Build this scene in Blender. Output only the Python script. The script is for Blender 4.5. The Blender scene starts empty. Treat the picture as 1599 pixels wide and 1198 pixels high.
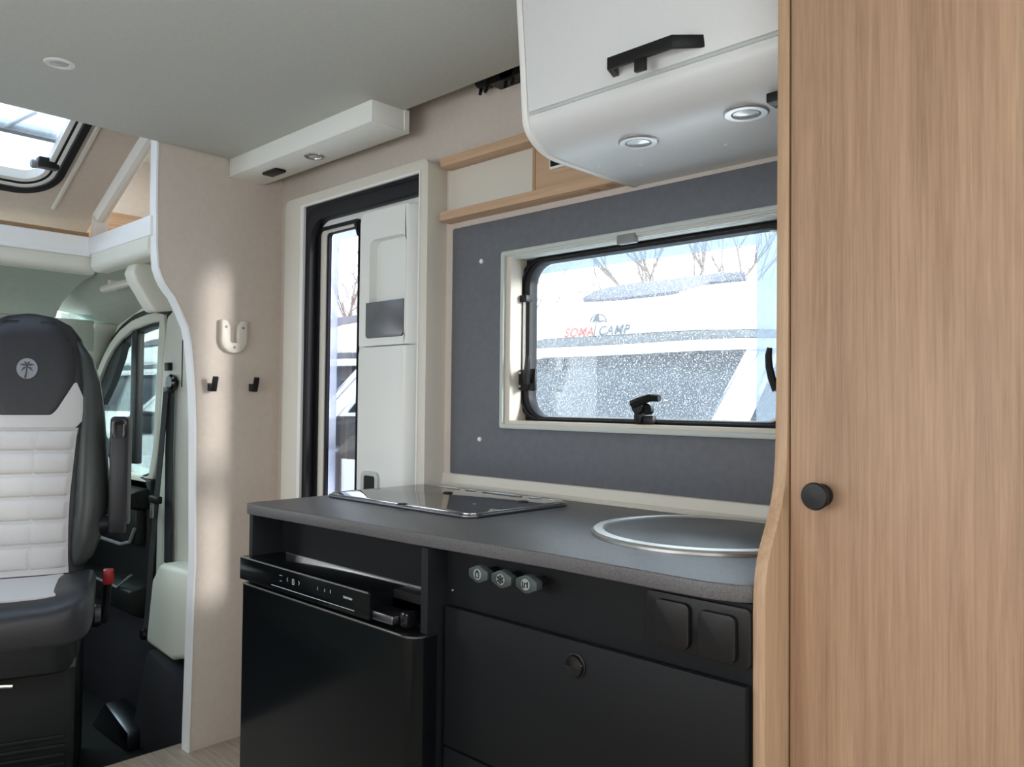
import bpy, bmesh, math, random
from mathutils import Vector, Matrix
random.seed(7)
S = bpy.context.scene
C = S.collection
PI = math.pi

# ---------------------------------------------------------------- camera
EYE = Vector((0.0, 0.0, 1.125))
FPX = 1235.07
YAW, PITCH, ROLL = 0.757222, 0.0243864, 0.0104472
_f = Vector((-math.sin(YAW) * math.cos(PITCH), math.cos(YAW) * math.cos(PITCH), math.sin(PITCH)))
_r = Vector((math.cos(YAW), math.sin(YAW), 0))
_u = _r.cross(_f)
CR = math.cos(ROLL) * _r + math.sin(ROLL) * _u
CU = -math.sin(ROLL) * _r + math.cos(ROLL) * _u
cam = bpy.data.cameras.new('camera')
cam.sensor_width = 36.0
cam.lens = FPX / 1599.0 * 36.0
cam.clip_start = 0.02
cam.clip_end = 300
camo = bpy.data.objects.new('camera', cam)
C.objects.link(camo)
mw = Matrix.Identity(4)
for i in range(3):
    mw[i][0] = CR[i]; mw[i][1] = CU[i]; mw[i][2] = -_f[i]; mw[i][3] = EYE[i]
camo.matrix_world = mw
S.camera = camo

# ---------------------------------------------------------------- world, exposure
SKY = 2.3
w = bpy.data.worlds.new('sky'); S.world = w; w.use_nodes = True
nt = w.node_tree; nt.nodes.clear()
tc = nt.nodes.new('ShaderNodeTexCoord'); sx = nt.nodes.new('ShaderNodeSeparateXYZ')
rp = nt.nodes.new('ShaderNodeValToRGB'); bg = nt.nodes.new('ShaderNodeBackground'); ow = nt.nodes.new('ShaderNodeOutputWorld')
rp.color_ramp.elements[0].position = 0.0; rp.color_ramp.elements[0].color = (0.94, 0.975, 1.0, 1)
rp.color_ramp.elements[1].position = 0.8; rp.color_ramp.elements[1].color = (0.84, 0.93, 1.0, 1)
nt.links.new(tc.outputs['Generated'], sx.inputs[0]); nt.links.new(sx.outputs[2], rp.inputs[0])
nt.links.new(rp.outputs[0], bg.inputs[0]); nt.links.new(bg.outputs[0], ow.inputs[0])
bg.inputs[1].default_value = SKY
S.view_settings.view_transform = 'Standard'
S.view_settings.look = 'None'
S.view_settings.exposure = 1.18
S.view_settings.gamma = 1.0
S.view_settings.use_curve_mapping = False
S.cycles.max_bounces = 14
S.cycles.diffuse_bounces = 8
S.cycles.transparent_max_bounces = 24
S.cycles.sample_clamp_indirect = 8.0

# low hazy winter sun from the rear right
sun = bpy.data.lights.new('sun_offscreen', 'SUN'); sun.energy = 6.5; sun.angle = math.radians(13); sun.color = (1.0, 0.92, 0.82)
suno = bpy.data.objects.new('sun_offscreen', sun); C.objects.link(suno)
suno.rotation_euler = Vector((-0.88, -0.43, -0.20)).to_track_quat('-Z', 'Y').to_euler()


def portal(name, loc, rot, sx_, sy_):
    """daylight portal in a window opening: guides sampling of the sky, adds no light of its own"""
    l = bpy.data.lights.new(name, 'AREA'); l.shape = 'RECTANGLE'; l.size = sx_; l.size_y = sy_
    l.cycles.is_portal = True
    o = bpy.data.objects.new(name, l); C.objects.link(o)
    o.location = loc; o.rotation_euler = rot


RIGHT_IN = (-PI / 2, 0, 0)     # points to -y
portal('window_kitchen_portal', (-0.99, 1.56, 1.28), RIGHT_IN, 0.70, 0.44)
portal('window_entrance_door_portal', (-2.14, 1.60, 1.10), RIGHT_IN, 0.22, 1.5)
portal('window_cab_door_portal', (-3.45, 1.36, 1.12), RIGHT_IN, 0.9, 0.66)
portal('window_overcab_roof_portal', (-2.72, 0.3, 2.2), (0, 0, 0), 0.9, 1.3)
portal('windscreen_portal', (-4.0, 0.25, 1.25), (0, -PI / 4, 0), 0.9, 2.0)
portal('window_cab_driver_offscreen', (-3.40, -0.80, 1.13), (PI / 2, 0, 0), 1.0, 0.65)
portal('window_left_offscreen', (-1.05, -0.80, 1.18), (PI / 2, 0, 0), 1.4, 0.65)
portal('window_left_rear_offscreen', (1.0, -0.80, 1.16), (PI / 2, 0, 0), 1.2, 0.6)
portal('window_rear_offscreen', (2.25, 0.35, 1.3), (0, PI / 2, 0), 0.7, 1.3)
portal('added_roof_opening_offscreen', (0.55, 0.2, 2.16), (0, 0, 0), 1.0, 0.7)  # unseen roof opening, added behind the camera to bring daylight in


# ---------------------------------------------------------------- pixel helpers (measured frame 1599 x 1198)
def ray(u, v):
    return _f + CR * ((u - 799.5) / FPX) - CU * ((v - 599.0) / FPX)


def onX(u, v, X):
    d = ray(u, v); return EYE + d * (X / d.x)


def onY(u, v, Y):
    d = ray(u, v); return EYE + d * (Y / d.y)


def onZ(u, v, Z):
    d = ray(u, v); return EYE + d * ((Z - EYE.z) / d.z)


# ---------------------------------------------------------------- materials
def lin(c):
    return tuple(((x / 255) / 12.92 if x / 255 <= 0.04045 else ((x / 255 + 0.055) / 1.055) ** 2.4) for x in c) + (1,)


MATS = {}


def mat(name, col, rough=0.5, metal=0.0, noise=None, bump=None, spec=0.5, coat=0.0, sheen=0.0):
    """col linear rgb; noise=(scale, amount, stretch xyz); bump=(scale, strength)"""
    m = bpy.data.materials.new(name); m.use_nodes = True
    n = m.node_tree.nodes; l = m.node_tree.links
    b = n['Principled BSDF']
    b.inputs['Base Color'].default_value = (*col[:3], 1)
    b.inputs['Roughness'].default_value = rough
    b.inputs['Metallic'].default_value = metal
    b.inputs['Specular IOR Level'].default_value = spec
    b.inputs['Coat Weight'].default_value = coat
    if noise or bump:
        t = n.new('ShaderNodeTexCoord')
    if noise:
        mp = n.new('ShaderNodeMapping'); l.new(t.outputs['Object'], mp.inputs[0])
        if len(noise) > 2:
            mp.inputs['Scale'].default_value = noise[2]
        nz = n.new('ShaderNodeTexNoise'); nz.inputs['Scale'].default_value = noise[0]; nz.inputs['Detail'].default_value = 5
        l.new(mp.outputs[0], nz.inputs['Vector'])
        r = n.new('ShaderNodeValToRGB')
        a = noise[1]
        r.color_ramp.elements[0].position = 0.3; r.color_ramp.elements[1].position = 0.7
        r.color_ramp.elements[0].color = (*[c * (1 - a) for c in col[:3]], 1)
        r.color_ramp.elements[1].color = (*[min(1, c * (1 + a)) for c in col[:3]], 1)
        l.new(nz.outputs['Fac'], r.inputs[0]); l.new(r.outputs[0], b.inputs['Base Color'])
    if bump:
        nb = n.new('ShaderNodeTexNoise'); nb.inputs['Scale'].default_value = bump[0]; nb.inputs['Detail'].default_value = 4
        l.new(t.outputs['Object'], nb.inputs['Vector'])
        bp = n.new('ShaderNodeBump'); bp.inputs['Strength'].default_value = bump[1]; bp.inputs['Distance'].default_value = 0.002
        l.new(nb.outputs['Fac'], bp.inputs['Height']); l.new(bp.outputs[0], b.inputs['Normal'])
    MATS[name] = m
    return m


def wood(name, axis, dark, light, rough=0.45):
    m = bpy.data.materials.new(name); m.use_nodes = True
    n = m.node_tree.nodes; l = m.node_tree.links; b = n['Principled BSDF']
    b.inputs['Roughness'].default_value = rough
    b.inputs['Specular IOR Level'].default_value = 0.35
    t = n.new('ShaderNodeTexCoord')

    def nz(sc_across, sc_along, detail, rough_=0.55, dist=0.0):
        mp = n.new('ShaderNodeMapping')
        mp.inputs['Scale'].default_value = tuple(sc_along if i == axis else sc_across for i in range(3))
        l.new(t.outputs['Object'], mp.inputs[0])
        x = n.new('ShaderNodeTexNoise'); x.inputs['Scale'].default_value = 1; x.inputs['Detail'].default_value = detail
        x.inputs['Roughness'].default_value = rough_; x.inputs['Distortion'].default_value = dist
        l.new(mp.outputs[0], x.inputs['Vector'])
        return x.outputs['Fac']
    broad = nz(9, 0.7, 3, 0.5, 1.2)
    band = nz(70, 1.6, 4, 0.6, 0.8)
    fib = nz(330, 9, 3, 0.7)

    def mth(op, a, bb):
        x = n.new('ShaderNodeMath'); x.operation = op
        for i, q in enumerate((a, bb)):
            if isinstance(q, (int, float)):
                x.inputs[i].default_value = q
            else:
                l.new(q, x.inputs[i])
        return x.outputs[0]
    s = mth('ADD', mth('ADD', mth('MULTIPLY', broad, 0.40), mth('MULTIPLY', band, 0.50)), mth('MULTIPLY', fib, 0.42))
    r = n.new('ShaderNodeValToRGB')
    r.color_ramp.elements[0].position = 0.45; r.color_ramp.elements[0].color = (*dark, 1)
    r.color_ramp.elements[1].position = 0.82; r.color_ramp.elements[1].color = (*light, 1)
    l.new(s, r.inputs[0]); l.new(r.outputs[0], b.inputs['Base Color'])
    bp = n.new('ShaderNodeBump'); bp.inputs['Strength'].default_value = 0.12; bp.inputs['Distance'].default_value = 0.001
    l.new(s, bp.inputs['Height']); l.new(bp.outputs[0], b.inputs['Normal'])
    MATS[name] = m
    return m


def glass(name, tint, refl=1.0, drops=0.0, rough=0.02, milk=0.0):
    m = bpy.data.materials.new(name); m.use_nodes = True
    n = m.node_tree.nodes; l = m.node_tree.links
    n.remove(n['Principled BSDF']); out = n['Material Output']
    tr = n.new('ShaderNodeBsdfTransparent'); tr.inputs[0].default_value = (*tint, 1)
    gl = n.new('ShaderNodeBsdfGlossy'); gl.inputs['Roughness'].default_value = rough
    fr = n.new('ShaderNodeFresnel'); fr.inputs[0].default_value = 1.45
    mu = n.new('ShaderNodeMath'); mu.operation = 'MULTIPLY'; mu.inputs[1].default_value = refl
    mx = n.new('ShaderNodeMixShader')
    l.new(fr.outputs[0], mu.inputs[0]); l.new(mu.outputs[0], mx.inputs[0]); l.new(tr.outputs[0], mx.inputs[1]); l.new(gl.outputs[0], mx.inputs[2])
    last = mx
    if drops or milk:
        t = n.new('ShaderNodeTexCoord')
        nz = n.new('ShaderNodeTexNoise'); nz.inputs['Scale'].default_value = 400; nz.inputs['Detail'].default_value = 2
        l.new(t.outputs['Object'], nz.inputs['Vector'])
        rp_ = n.new('ShaderNodeMapRange'); rp_.inputs[1].default_value = 0.58; rp_.inputs[2].default_value = 0.72
        rp_.inputs[3].default_value = milk; rp_.inputs[4].default_value = min(1, milk + drops)
        l.new(nz.outputs['Fac'], rp_.inputs[0])
        df = n.new('ShaderNodeBsdfTranslucent'); df.inputs[0].default_value = (0.8, 0.85, 0.9, 1)
        m2 = n.new('ShaderNodeMixShader')
        l.new(rp_.outputs[0], m2.inputs[0]); l.new(mx.outputs[0], m2.inputs[1]); l.new(df.outputs[0], m2.inputs[2])
        last = m2
    l.new(last.outputs[0], out.inputs[0])
    MATS[name] = m
    return m


mat('ceiling_panel', (0.56, 0.57, 0.535), 0.7, noise=(90, 0.03), bump=(500, 0.08))
mat('wall_fabric', (0.60, 0.535, 0.475), 0.75, noise=(60, 0.03), bump=(600, 0.10))
mat('white_plastic', (0.80, 0.80, 0.78), 0.38)
mat('cream_plastic', (0.66, 0.63, 0.56), 0.42)
mat('door_white', (0.79, 0.81, 0.79), 0.45)
mat('cabinet_white', (0.70, 0.715, 0.72), 0.35, noise=(300, 0.015))
mat('box_white', (0.86, 0.88, 0.85), 0.45)
mat('trim_white', (0.89, 0.91, 0.93), 0.35)
mat('rail_green', (0.50, 0.54, 0.52), 0.4)
mat('jamb_cream', (0.62, 0.57, 0.49), 0.5)
mat('splash', (0.122, 0.130, 0.150), 0.55, noise=(60, 0.07), bump=(300, 0.06))
mat('stone_top', (0.090, 0.087, 0.091), 0.42, noise=(420, 0.30), bump=(400, 0.1))
mat('stone_edge', (0.085, 0.073, 0.070), 0.5, noise=(260, 0.35), bump=(300, 0.1))
mat('cab_dark', (0.008, 0.009, 0.0105), 0.5, noise=(300, 0.1), spec=0.16)
mat('fridge_black', (0.004, 0.005, 0.006), 0.12, spec=0.22)
mat('black_plastic', (0.008, 0.008, 0.009), 0.42, spec=0.3)
mat('black_gloss', (0.006, 0.006, 0.007), 0.08)
mat('rubber', (0.006, 0.006, 0.009), 0.5, spec=0.3)
mat('steel', (0.74, 0.73, 0.71), 0.34, 1.0)
mat('dark_steel', (0.16, 0.16, 0.18), 0.3, 1.0)
mat('spot_ring', (0.55, 0.55, 0.55), 0.3, 0.7)
mat('chrome', (0.8, 0.8, 0.8), 0.1, 1.0)
mat('lamp_lens', (0.55, 0.57, 0.58), 0.15, 0.2)
mat('hob_glass', (0.006, 0.006, 0.007), 0.02, spec=1.0)
MATS['hob_glass'].node_tree.nodes['Principled BSDF'].inputs['IOR'].default_value = 3.0
mat('tap_green', (0.036, 0.048, 0.05), 0.5)
mat('tap_label', (0.24, 0.28, 0.265), 0.5)
mat('print_light', (0.5, 0.55, 0.58), 0.5)
mat('grey_clip', (0.22, 0.22, 0.23), 0.5)
mat('pocket_plate', (0.13, 0.135, 0.15), 0.25, noise=(8, 0.2))
mat('headliner', (0.45, 0.48, 0.42), 0.8, noise=(40, 0.04), bump=(400, 0.1))
mat('cab_beige', (0.64, 0.65, 0.57), 0.6)
mat('pillar_beige', (0.72, 0.73, 0.66), 0.55, noise=(200, 0.02))
mat('door_card', (0.009, 0.011, 0.012), 0.55, spec=0.3)
mat('carpet', (0.012, 0.012, 0.018), 0.95, noise=(300, 0.3))
mat('cab_floor', (0.012, 0.013, 0.014), 0.8)
mat('seat_leather', (0.026, 0.027, 0.033), 0.42, noise=(300, 0.1), bump=(300, 0.15))
mat('seat_bolster', (0.040, 0.046, 0.044), 0.40, noise=(300, 0.1), bump=(300, 0.15))
mat('seat_fabric', (0.66, 0.645, 0.65), 0.85, noise=(500, 0.06), bump=(700, 0.3))
mat('emblem', (0.30, 0.32, 0.37), 0.5)
mat('belt', (0.012, 0.012, 0.014), 0.75, bump=(500, 0.2))
mat('red_plastic', (0.45, 0.012, 0.02), 0.4)
mat('snow', (0.78, 0.80, 0.82), 0.9, noise=(2, 0.06), bump=(6, 0.4))
mat('van_white', (0.78, 0.79, 0.80), 0.35)
mat('van_black', (0.03, 0.035, 0.045), 0.35)
mat('van_roofglass', (0.085, 0.08, 0.105), 0.5, spec=0.2, noise=(60, 0.15))
mat('van_grey', (0.22, 0.24, 0.27), 0.5)
mat('tyre', (0.015, 0.015, 0.016), 0.85)
mat('bark', (0.16, 0.11, 0.085), 0.9, noise=(20, 0.3))
mat('fence', (0.06, 0.055, 0.06), 0.8, noise=(6, 0.3, (8, 8, 0.6)))
mat('logo_red', (0.62, 0.07, 0.05), 0.5)
mat('logo_dark', (0.05, 0.06, 0.075), 0.5)
mat('vinyl', (0.40, 0.33, 0.265), 0.45, noise=(8, 0.2, (1, 12, 1)))
mat('interior_far', (0.62, 0.56, 0.50), 0.7)
wood('oak', 2, (0.255, 0.152, 0.093), (0.475, 0.312, 0.202))
wood('oak_edge', 2, (0.33, 0.205, 0.12), (0.52, 0.355, 0.225))
wood('oak_h', 0, (0.47, 0.30, 0.18), (0.62, 0.43, 0.285))
wood('oak_shelf', 1, (0.33, 0.205, 0.12), (0.52, 0.355, 0.225))
glass('acrylic', (0.80, 0.85, 0.88), 0.5, drops=0.35, milk=0.03)
glass('acrylic_band', (0.42, 0.46, 0.51), 0.3, drops=0.2, milk=0.18)
glass('cab_glass', (0.86, 0.96, 0.94), 0.8)
glass('door_band', (0.62, 0.62, 0.72), 0.3, drops=0.1, milk=0.25)
glass('door_glass', (0.92, 0.94, 0.98), 0.6)
glass('van_glass', (0.30, 0.34, 0.40), 0.5, rough=0.05, milk=0.17, drops=0.12)
glass('roof_acrylic', (0.80, 0.86, 0.93), 0.6, milk=0.05)

# ---------------------------------------------------------------- geometry
WL = {}


def link(o, parent, origin):
    C.objects.link(o)
    if parent is not None:
        o.parent = parent
        o.location = origin - WL[parent.name]
    else:
        o.location = origin
    WL[o.name] = origin.copy()


def thing(name, label, cat, loc, group=None):
    o = bpy.data.objects.new(name, None); o.empty_display_size = 0.05
    link(o, None, Vector(loc))
    o['label'] = label; o['category'] = cat
    if group: o['group'] = group
    return o


def root(name, loc, kind='structure'):
    o = bpy.data.objects.new(name, None); o.empty_display_size = 0.05
    link(o, None, Vector(loc)); o['kind'] = kind
    return o


def tag(o, label, cat, group=None):
    o['label'] = label; o['category'] = cat
    if group: o['group'] = group
    return o


def struct(o):
    o['kind'] = 'structure'; return o


def ob(name, geo, m, parent=None, bevel=0.0, seg=2, smooth=True, angle=35, weld=False):
    verts, faces = geo[0], geo[1]
    bm = bmesh.new()
    bv = [bm.verts.new(v) for v in verts]
    for f in faces:
        try:
            bm.faces.new([bv[i] for i in f])
        except ValueError:
            pass
    if weld:
        bmesh.ops.remove_doubles(bm, verts=bm.verts, dist=1e-5)
    bmesh.ops.recalc_face_normals(bm, faces=bm.faces)
    if bevel > 0:
        es = [e for e in bm.edges if len(e.link_faces) == 2 and e.calc_face_angle(0) > math.radians(40)]
        bmesh.ops.bevel(bm, geom=es, offset=bevel, segments=seg, profile=0.5, affect='EDGES', clamp_overlap=True)
    xs = [v.co for v in bm.verts]
    lo = Vector((min(c.x for c in xs), min(c.y for c in xs), min(c.z for c in xs)))
    hi = Vector((max(c.x for c in xs), max(c.y for c in xs), max(c.z for c in xs)))
    org = Vector(((lo.x + hi.x) / 2, (lo.y + hi.y) / 2, lo.z))
    bmesh.ops.translate(bm, vec=-org, verts=bm.verts)
    me = bpy.data.meshes.new(name); bm.to_mesh(me); bm.free()
    me.materials.append(MATS[m])
    if smooth:
        for p in me.polygons: p.use_smooth = True
        me.set_sharp_from_angle(angle=math.radians(angle))
    o = bpy.data.objects.new(name, me)
    link(o, parent, org)
    return o


def boxg(x0, x1, y0, y1, z0, z1):
    v = [(x, y, z) for x in (x0, x1) for y in (y0, y1) for z in (z0, z1)]
    f = [(0, 1, 3, 2), (4, 6, 7, 5), (0, 4, 5, 1), (2, 3, 7, 6), (0, 2, 6, 4), (1, 5, 7, 3)]
    return v, f


def put(axis, a, p):
    return (a, p[0], p[1]) if axis == 'x' else (p[0], a, p[1]) if axis == 'y' else (p[0], p[1], a)


def prismg(pts, axis, a0, a1):
    n = len(pts)
    v = [put(axis, a0, p) for p in pts] + [put(axis, a1, p) for p in pts]
    f = [tuple(range(n)), tuple(range(n, 2 * n))] + [(i, (i + 1) % n, n + (i + 1) % n, n + i) for i in range(n)]
    return v, f


def ringg(outer, inner, axis, a0, a1):
    n = len(outer)
    v = []
    for a in (a0, a1):
        v += [put(axis, a, p) for p in outer] + [put(axis, a, p) for p in inner]
    f = []
    for i in range(n):
        j = (i + 1) % n
        f += [(i, j, n + j, n + i), (2 * n + i, 2 * n + j, 3 * n + j, 3 * n + i), (i, j, 2 * n + j, 2 * n + i), (n + i, n + j, 3 * n + j, 3 * n + i)]
    return v, f


def join(*gs):
    v, f = [], []
    for g in gs:
        o = len(v); v += list(g[0]); f += [tuple(i + o for i in q) for q in g[1]]
    return v, f


def latheg(profile, c, axis='z', n=28, cap=True):
    """profile (r,h); axis direction positive; c centre"""
    v, f = [], []
    for r, h in profile:
        for k in range(n):
            a = 2 * PI * k / n
            p, q = r * math.cos(a), r * math.sin(a)
            v.append((c[0] + p, c[1] + q, c[2] + h) if axis == 'z' else (c[0] + p, c[1] + h, c[2] + q) if axis == 'y' else (c[0] + h, c[1] + p, c[2] + q))
    m = len(profile)
    for i in range(m - 1):
        for k in range(n):
            j = (k + 1) % n
            f.append((i * n + k, i * n + j, (i + 1) * n + j, (i + 1) * n + k))
    if cap:
        f.append(tuple(range(n))); f.append(tuple((m - 1) * n + k for k in range(n)))
    return v, f


def tubeg(pts, r, n=8, flat=None):
    pts = [Vector(p) for p in pts]
    v, f = [], []
    up = None
    for i, p in enumerate(pts):
        d = (pts[min(i + 1, len(pts) - 1)] - pts[max(i - 1, 0)]).normalized()
        if up is None:
            up = Vector((0, 0, 1)) if abs(d.z) < 0.9 else Vector((1, 0, 0))
        a = d.cross(up).normalized(); b = a.cross(d).normalized(); up = b
        rr = r[i] if isinstance(r, (list, tuple)) else r
        for k in range(n):
            t = 2 * PI * k / n
            v.append(tuple(p + a * (rr * math.cos(t)) + b * (rr * math.sin(t))))
    for i in range(len(pts) - 1):
        for k in range(n):
            j = (k + 1) % n
            f.append((i * n + k, i * n + j, (i + 1) * n + j, (i + 1) * n + k))
    f.append(tuple(range(n))); f.append(tuple((len(pts) - 1) * n + k for k in range(n)))
    return v, f


def gridg(nu, nv, fn, thick=None):
    """fn(s,t)->point; thick: vector function or constant vector giving the back face"""
    v = [tuple(fn(i / nu, j / nv)) for i in range(nu + 1) for j in range(nv + 1)]
    w_ = nv + 1
    f = [(i * w_ + j, (i + 1) * w_ + j, (i + 1) * w_ + j + 1, i * w_ + j + 1) for i in range(nu) for j in range(nv)]
    if thick is not None:
        N = len(v)
        t = Vector(thick)
        v += [tuple(Vector(q) + t) for q in v]
        f += [tuple(k + N for k in q) for q in f]
        rim = [(i * w_, (i + 1) * w_) for i in range(nu)] + [(i * w_ + nv, (i + 1) * w_ + nv) for i in range(nu)]
        rim += [(j, j + 1) for j in range(nv)] + [(nu * w_ + j, nu * w_ + j + 1) for j in range(nv)]
        f += [(a, b, b + N, a + N) for a, b in rim]
    return v, f


def rrect(x0, x1, z0, z1, r, n=6):
    rs = r if isinstance(r, (tuple, list)) else (r,) * 4      # bl, br, tr, tl
    out = []
    for (cx, cz, a0), q in zip(((x0, z0, PI), (x1, z0, 1.5 * PI), (x1, z1, 0), (x0, z1, 0.5 * PI)), rs):
        ccx = cx + q if cx == x0 else cx - q
        ccz = cz + q if cz == z0 else cz - q
        for k in range(n + 1):
            a = a0 + k / n * PI / 2
            out.append((ccx + q * math.cos(a), ccz + q * math.sin(a)))
    return out


def resample(pts, n):
    P = [Vector(p) for p in pts] + [Vector(pts[0])]
    L = [0]
    for a, b in zip(P, P[1:]): L.append(L[-1] + (b - a).length)
    out = []; k = 0
    for i in range(n):
        t = L[-1] * i / n
        while L[k + 1] < t: k += 1
        s = (t - L[k]) / max(1e-9, L[k + 1] - L[k])
        q = P[k].lerp(P[k + 1], s); out.append(tuple(q))
    return out


def wallg(axis, a0, a1, us, vs, holes):
    """slab made of cells with rectangular holes (u0,u1,v0,v1)"""
    us = sorted(set(us + [h[0] for h in holes] + [h[1] for h in holes])); vs = sorted(set(vs + [h[2] for h in holes] + [h[3] for h in holes]))
    v, f, idx = [], [], {}

    def vi(u, q, s):
        k = (u, q, s)
        if k not in idx:
            idx[k] = len(v); v.append(put(axis, a1 if s else a0, (u, q)))
        return idx[k]
    solid = {}
    for i in range(len(us) - 1):
        for j in range(len(vs) - 1):
            cu, cv = (us[i] + us[i + 1]) / 2, (vs[j] + vs[j + 1]) / 2
            solid[i, j] = not any(h[0] < cu < h[1] and h[2] < cv < h[3] for h in holes)
    for (i, j), s in solid.items():
        if not s: continue
        u0, u1, v0, v1 = us[i], us[i + 1], vs[j], vs[j + 1]
        for s_ in (0, 1):
            f.append((vi(u0, v0, s_), vi(u1, v0, s_), vi(u1, v1, s_), vi(u0, v1, s_)))
        for (ni, nj, A, B) in ((i - 1, j, (u0, v0), (u0, v1)), (i + 1, j, (u1, v0), (u1, v1)), (i, j - 1, (u0, v0), (u1, v0)), (i, j + 1, (u0, v1), (u1, v1))):
            if not solid.get((ni, nj), False):
                f.append((vi(*A, 0), vi(*B, 0), vi(*B, 1), vi(*A, 1)))
    return v, f


def text(name, s, size, M4, m, parent, shear=0.0, bold=0.0, depth=0.0005, align='CENTER'):
    cu = bpy.data.curves.new(name, 'FONT'); cu.body = s; cu.size = size; cu.shear = shear; cu.offset = bold; cu.extrude = depth; cu.align_x = align; cu.space_character = 1.0 + (0.14 if bold else 0.0)
    t = bpy.data.objects.new(name, cu); C.objects.link(t)
    bpy.context.view_layer.update()
    me = bpy.data.meshes.new_from_object(t.evaluated_get(bpy.context.evaluated_depsgraph_get()))
    bpy.data.objects.remove(t); bpy.data.curves.remove(cu)
    me.transform(M4)
    vs = [tuple(v.co) for v in me.vertices]; fs = [tuple(p.vertices) for p in me.polygons]
    bpy.data.meshes.remove(me)
    return ob(name, (vs, fs), m, parent, smooth=False)


def basis(o, x, y, z):
    M4 = Matrix.Identity(4)
    for i in range(3):
        M4[i][0] = x[i]; M4[i][1] = y[i]; M4[i][2] = z[i]; M4[i][3] = o[i]
    return M4


W = 1.45      # inner face of the kitchen-side wall
# ================================================================ SETTING
struct(ob('floor', boxg(-2.575, 2.2, -0.75, 1.485, -0.13, 0.0), 'vinyl'))
struct(ob('floor_cab', boxg(-4.6, -2.575, -0.78, 1.36, -0.2, -0.12), 'cab_floor'))
DOOR = (-2.34, -1.648, 0.0, 1.752)
WIN = (-1.390, -0.57, 1.066, 1.502)
wall_r = struct(ob('wall_right', wallg('y', W, W + 0.035, [-2.50, 2.2], [0.0, 2.12], [DOOR, WIN]), 'wall_fabric', smooth=False))
struct(ob('wall_left', wallg('y', -0.785, -0.75, [-2.50, 2.2], [0.0, 2.12], [(-1.75, -0.35, 0.855, 1.505), (0.4, 1.6, 0.86, 1.46)]), 'interior_far', smooth=False))
struct(ob('wall_rear', wallg('x', 2.2, 2.235, [-0.785, 1.485], [0.0, 2.12], [(-0.30, 1.00, 0.95, 1.65)]), 'interior_far', smooth=False))
struct(ob('ceiling_roof', wallg('z', 2.12, 2.15, [-2.51, 2.235], [-0.785, 1.485], [(0.05, 1.05, -0.15, 0.55)]), 'ceiling_panel', smooth=False))  # hole is an added, unseen opening that lets sky light in
# low ceiling = underside of the lift bed
ceil_ = struct(ob('ceiling', boxg(-2.484, -0.55, -0.70, 1.361, 1.926, 2.03), 'ceiling_panel', bevel=0.004))

# partition with its curved white edge
edge_px = [(247, 222), (246, 300), (246, 380), (248, 417), (252.5, 431), (258, 443), (265, 453.5), (273, 464), (283, 485), (294, 511), (298.5, 535), (301.5, 563), (304.5, 610), (306, 660), (306, 880), (303, 940), (299, 1060), (296, 1150), (295, 1196)]
EP = [onX(u, v, -2.49) for u, v in edge_px]
edge = [(p.y, p.z) for p in EP]
edge[0] = (edge[0][0], 2.12); edge.append((edge[-1][0], -0.12))
partition = struct(ob('wall_partition', prismg(edge + [(W, -0.12), (W, 2.12)], 'x', -2.508, -2.49), 'wall_fabric', smooth=False))
off = []
for i, p in enumerate(edge):
    a = Vector(edge[max(0, i - 1)]); b = Vector(edge[min(len(edge) - 1, i + 1)])
    d = (b - a).normalized(); n_ = Vector((-abs(d.y) if True else 0, 0))
    nrm = Vector((d.y, -d.x))
    if nrm.x > 0: nrm = -nrm
    off.append((p[0] + nrm.x * 0.006, p[1] + nrm.y * 0.006))
g_v, g_f = [], []
N_ = len(edge)
for x in (-2.532, -2.487):
    g_v += [(x, *p) for p in edge] + [(x, *p) for p in off]
for i in range(N_ - 1):
    j = i + 1
    g_f += [(i, j, N_ + j, N_ + i), (2 * N_ + i, 2 * N_ + j, 3 * N_ + j, 3 * N_ + i), (i, j, 2 * N_ + j, 2 * N_ + i), (N_ + i, N_ + j, 3 * N_ + j, 3 * N_ + i)]
ob('edge_trim', (g_v, g_f), 'trim_white', partition)
for v_ in (365, 398, 485, 735):
    p = onX(436 if v_ < 450 else 434 if v_ < 600 else 430, v_, -2.49)
    ob('screw_cap', latheg([(0.0105, 0), (0.0105, 0.0012), (0.008, 0.002)], (-2.49, min(p.y, 1.438), p.z), 'x', 16), 'wall_fabric', partition)

# door frame, door
dr = root('door_1', (-2.0, W, 0.0))
fy = 1.38
fo = [onY(443, 500, fy).x, onY(665.5, 500, fy).x]           # outer left/right
ft = onY(560, 280, fy).z
fi = [onY(471, 500, fy).x, onY(653, 500, fy).x]
fti = onY(560, 297, fy).z
outer = rrect(fo[0], fo[1], -0.0, ft, (0.001, 0.001, 0.022, 0.022))
inner = rrect(fi[0], fi[1], -0.0, fti, (0.001, 0.001, 0.002, 0.002))
ob('door_frame', ringg(outer, inner, 'y', fy, W + 0.03), 'cream_plastic', dr, bevel=0.004)
ob('frame_bead', ringg(rrect(fi[0] - 0.012, fi[1] + 0.004, 0.0, fti + 0.004, 0.001), rrect(fi[0] + 0.006, fi[1] - 0.001, 0.0, fti - 0.003, 0.001), 'y', fy - 0.003, fy + 0.012), 'white_plastic', dr)
# door slab lies at y 1.50
dy = 1.418
sl = onY(483, 500, dy).x
st = onY(560, 330, dy).z
slab_o = rrect(sl, fi[1], 0.02, st, (0.01, 0.01, 0.01, 0.075), 8)
def dX(px_): return onY(px_, 560, dy).x


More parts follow.
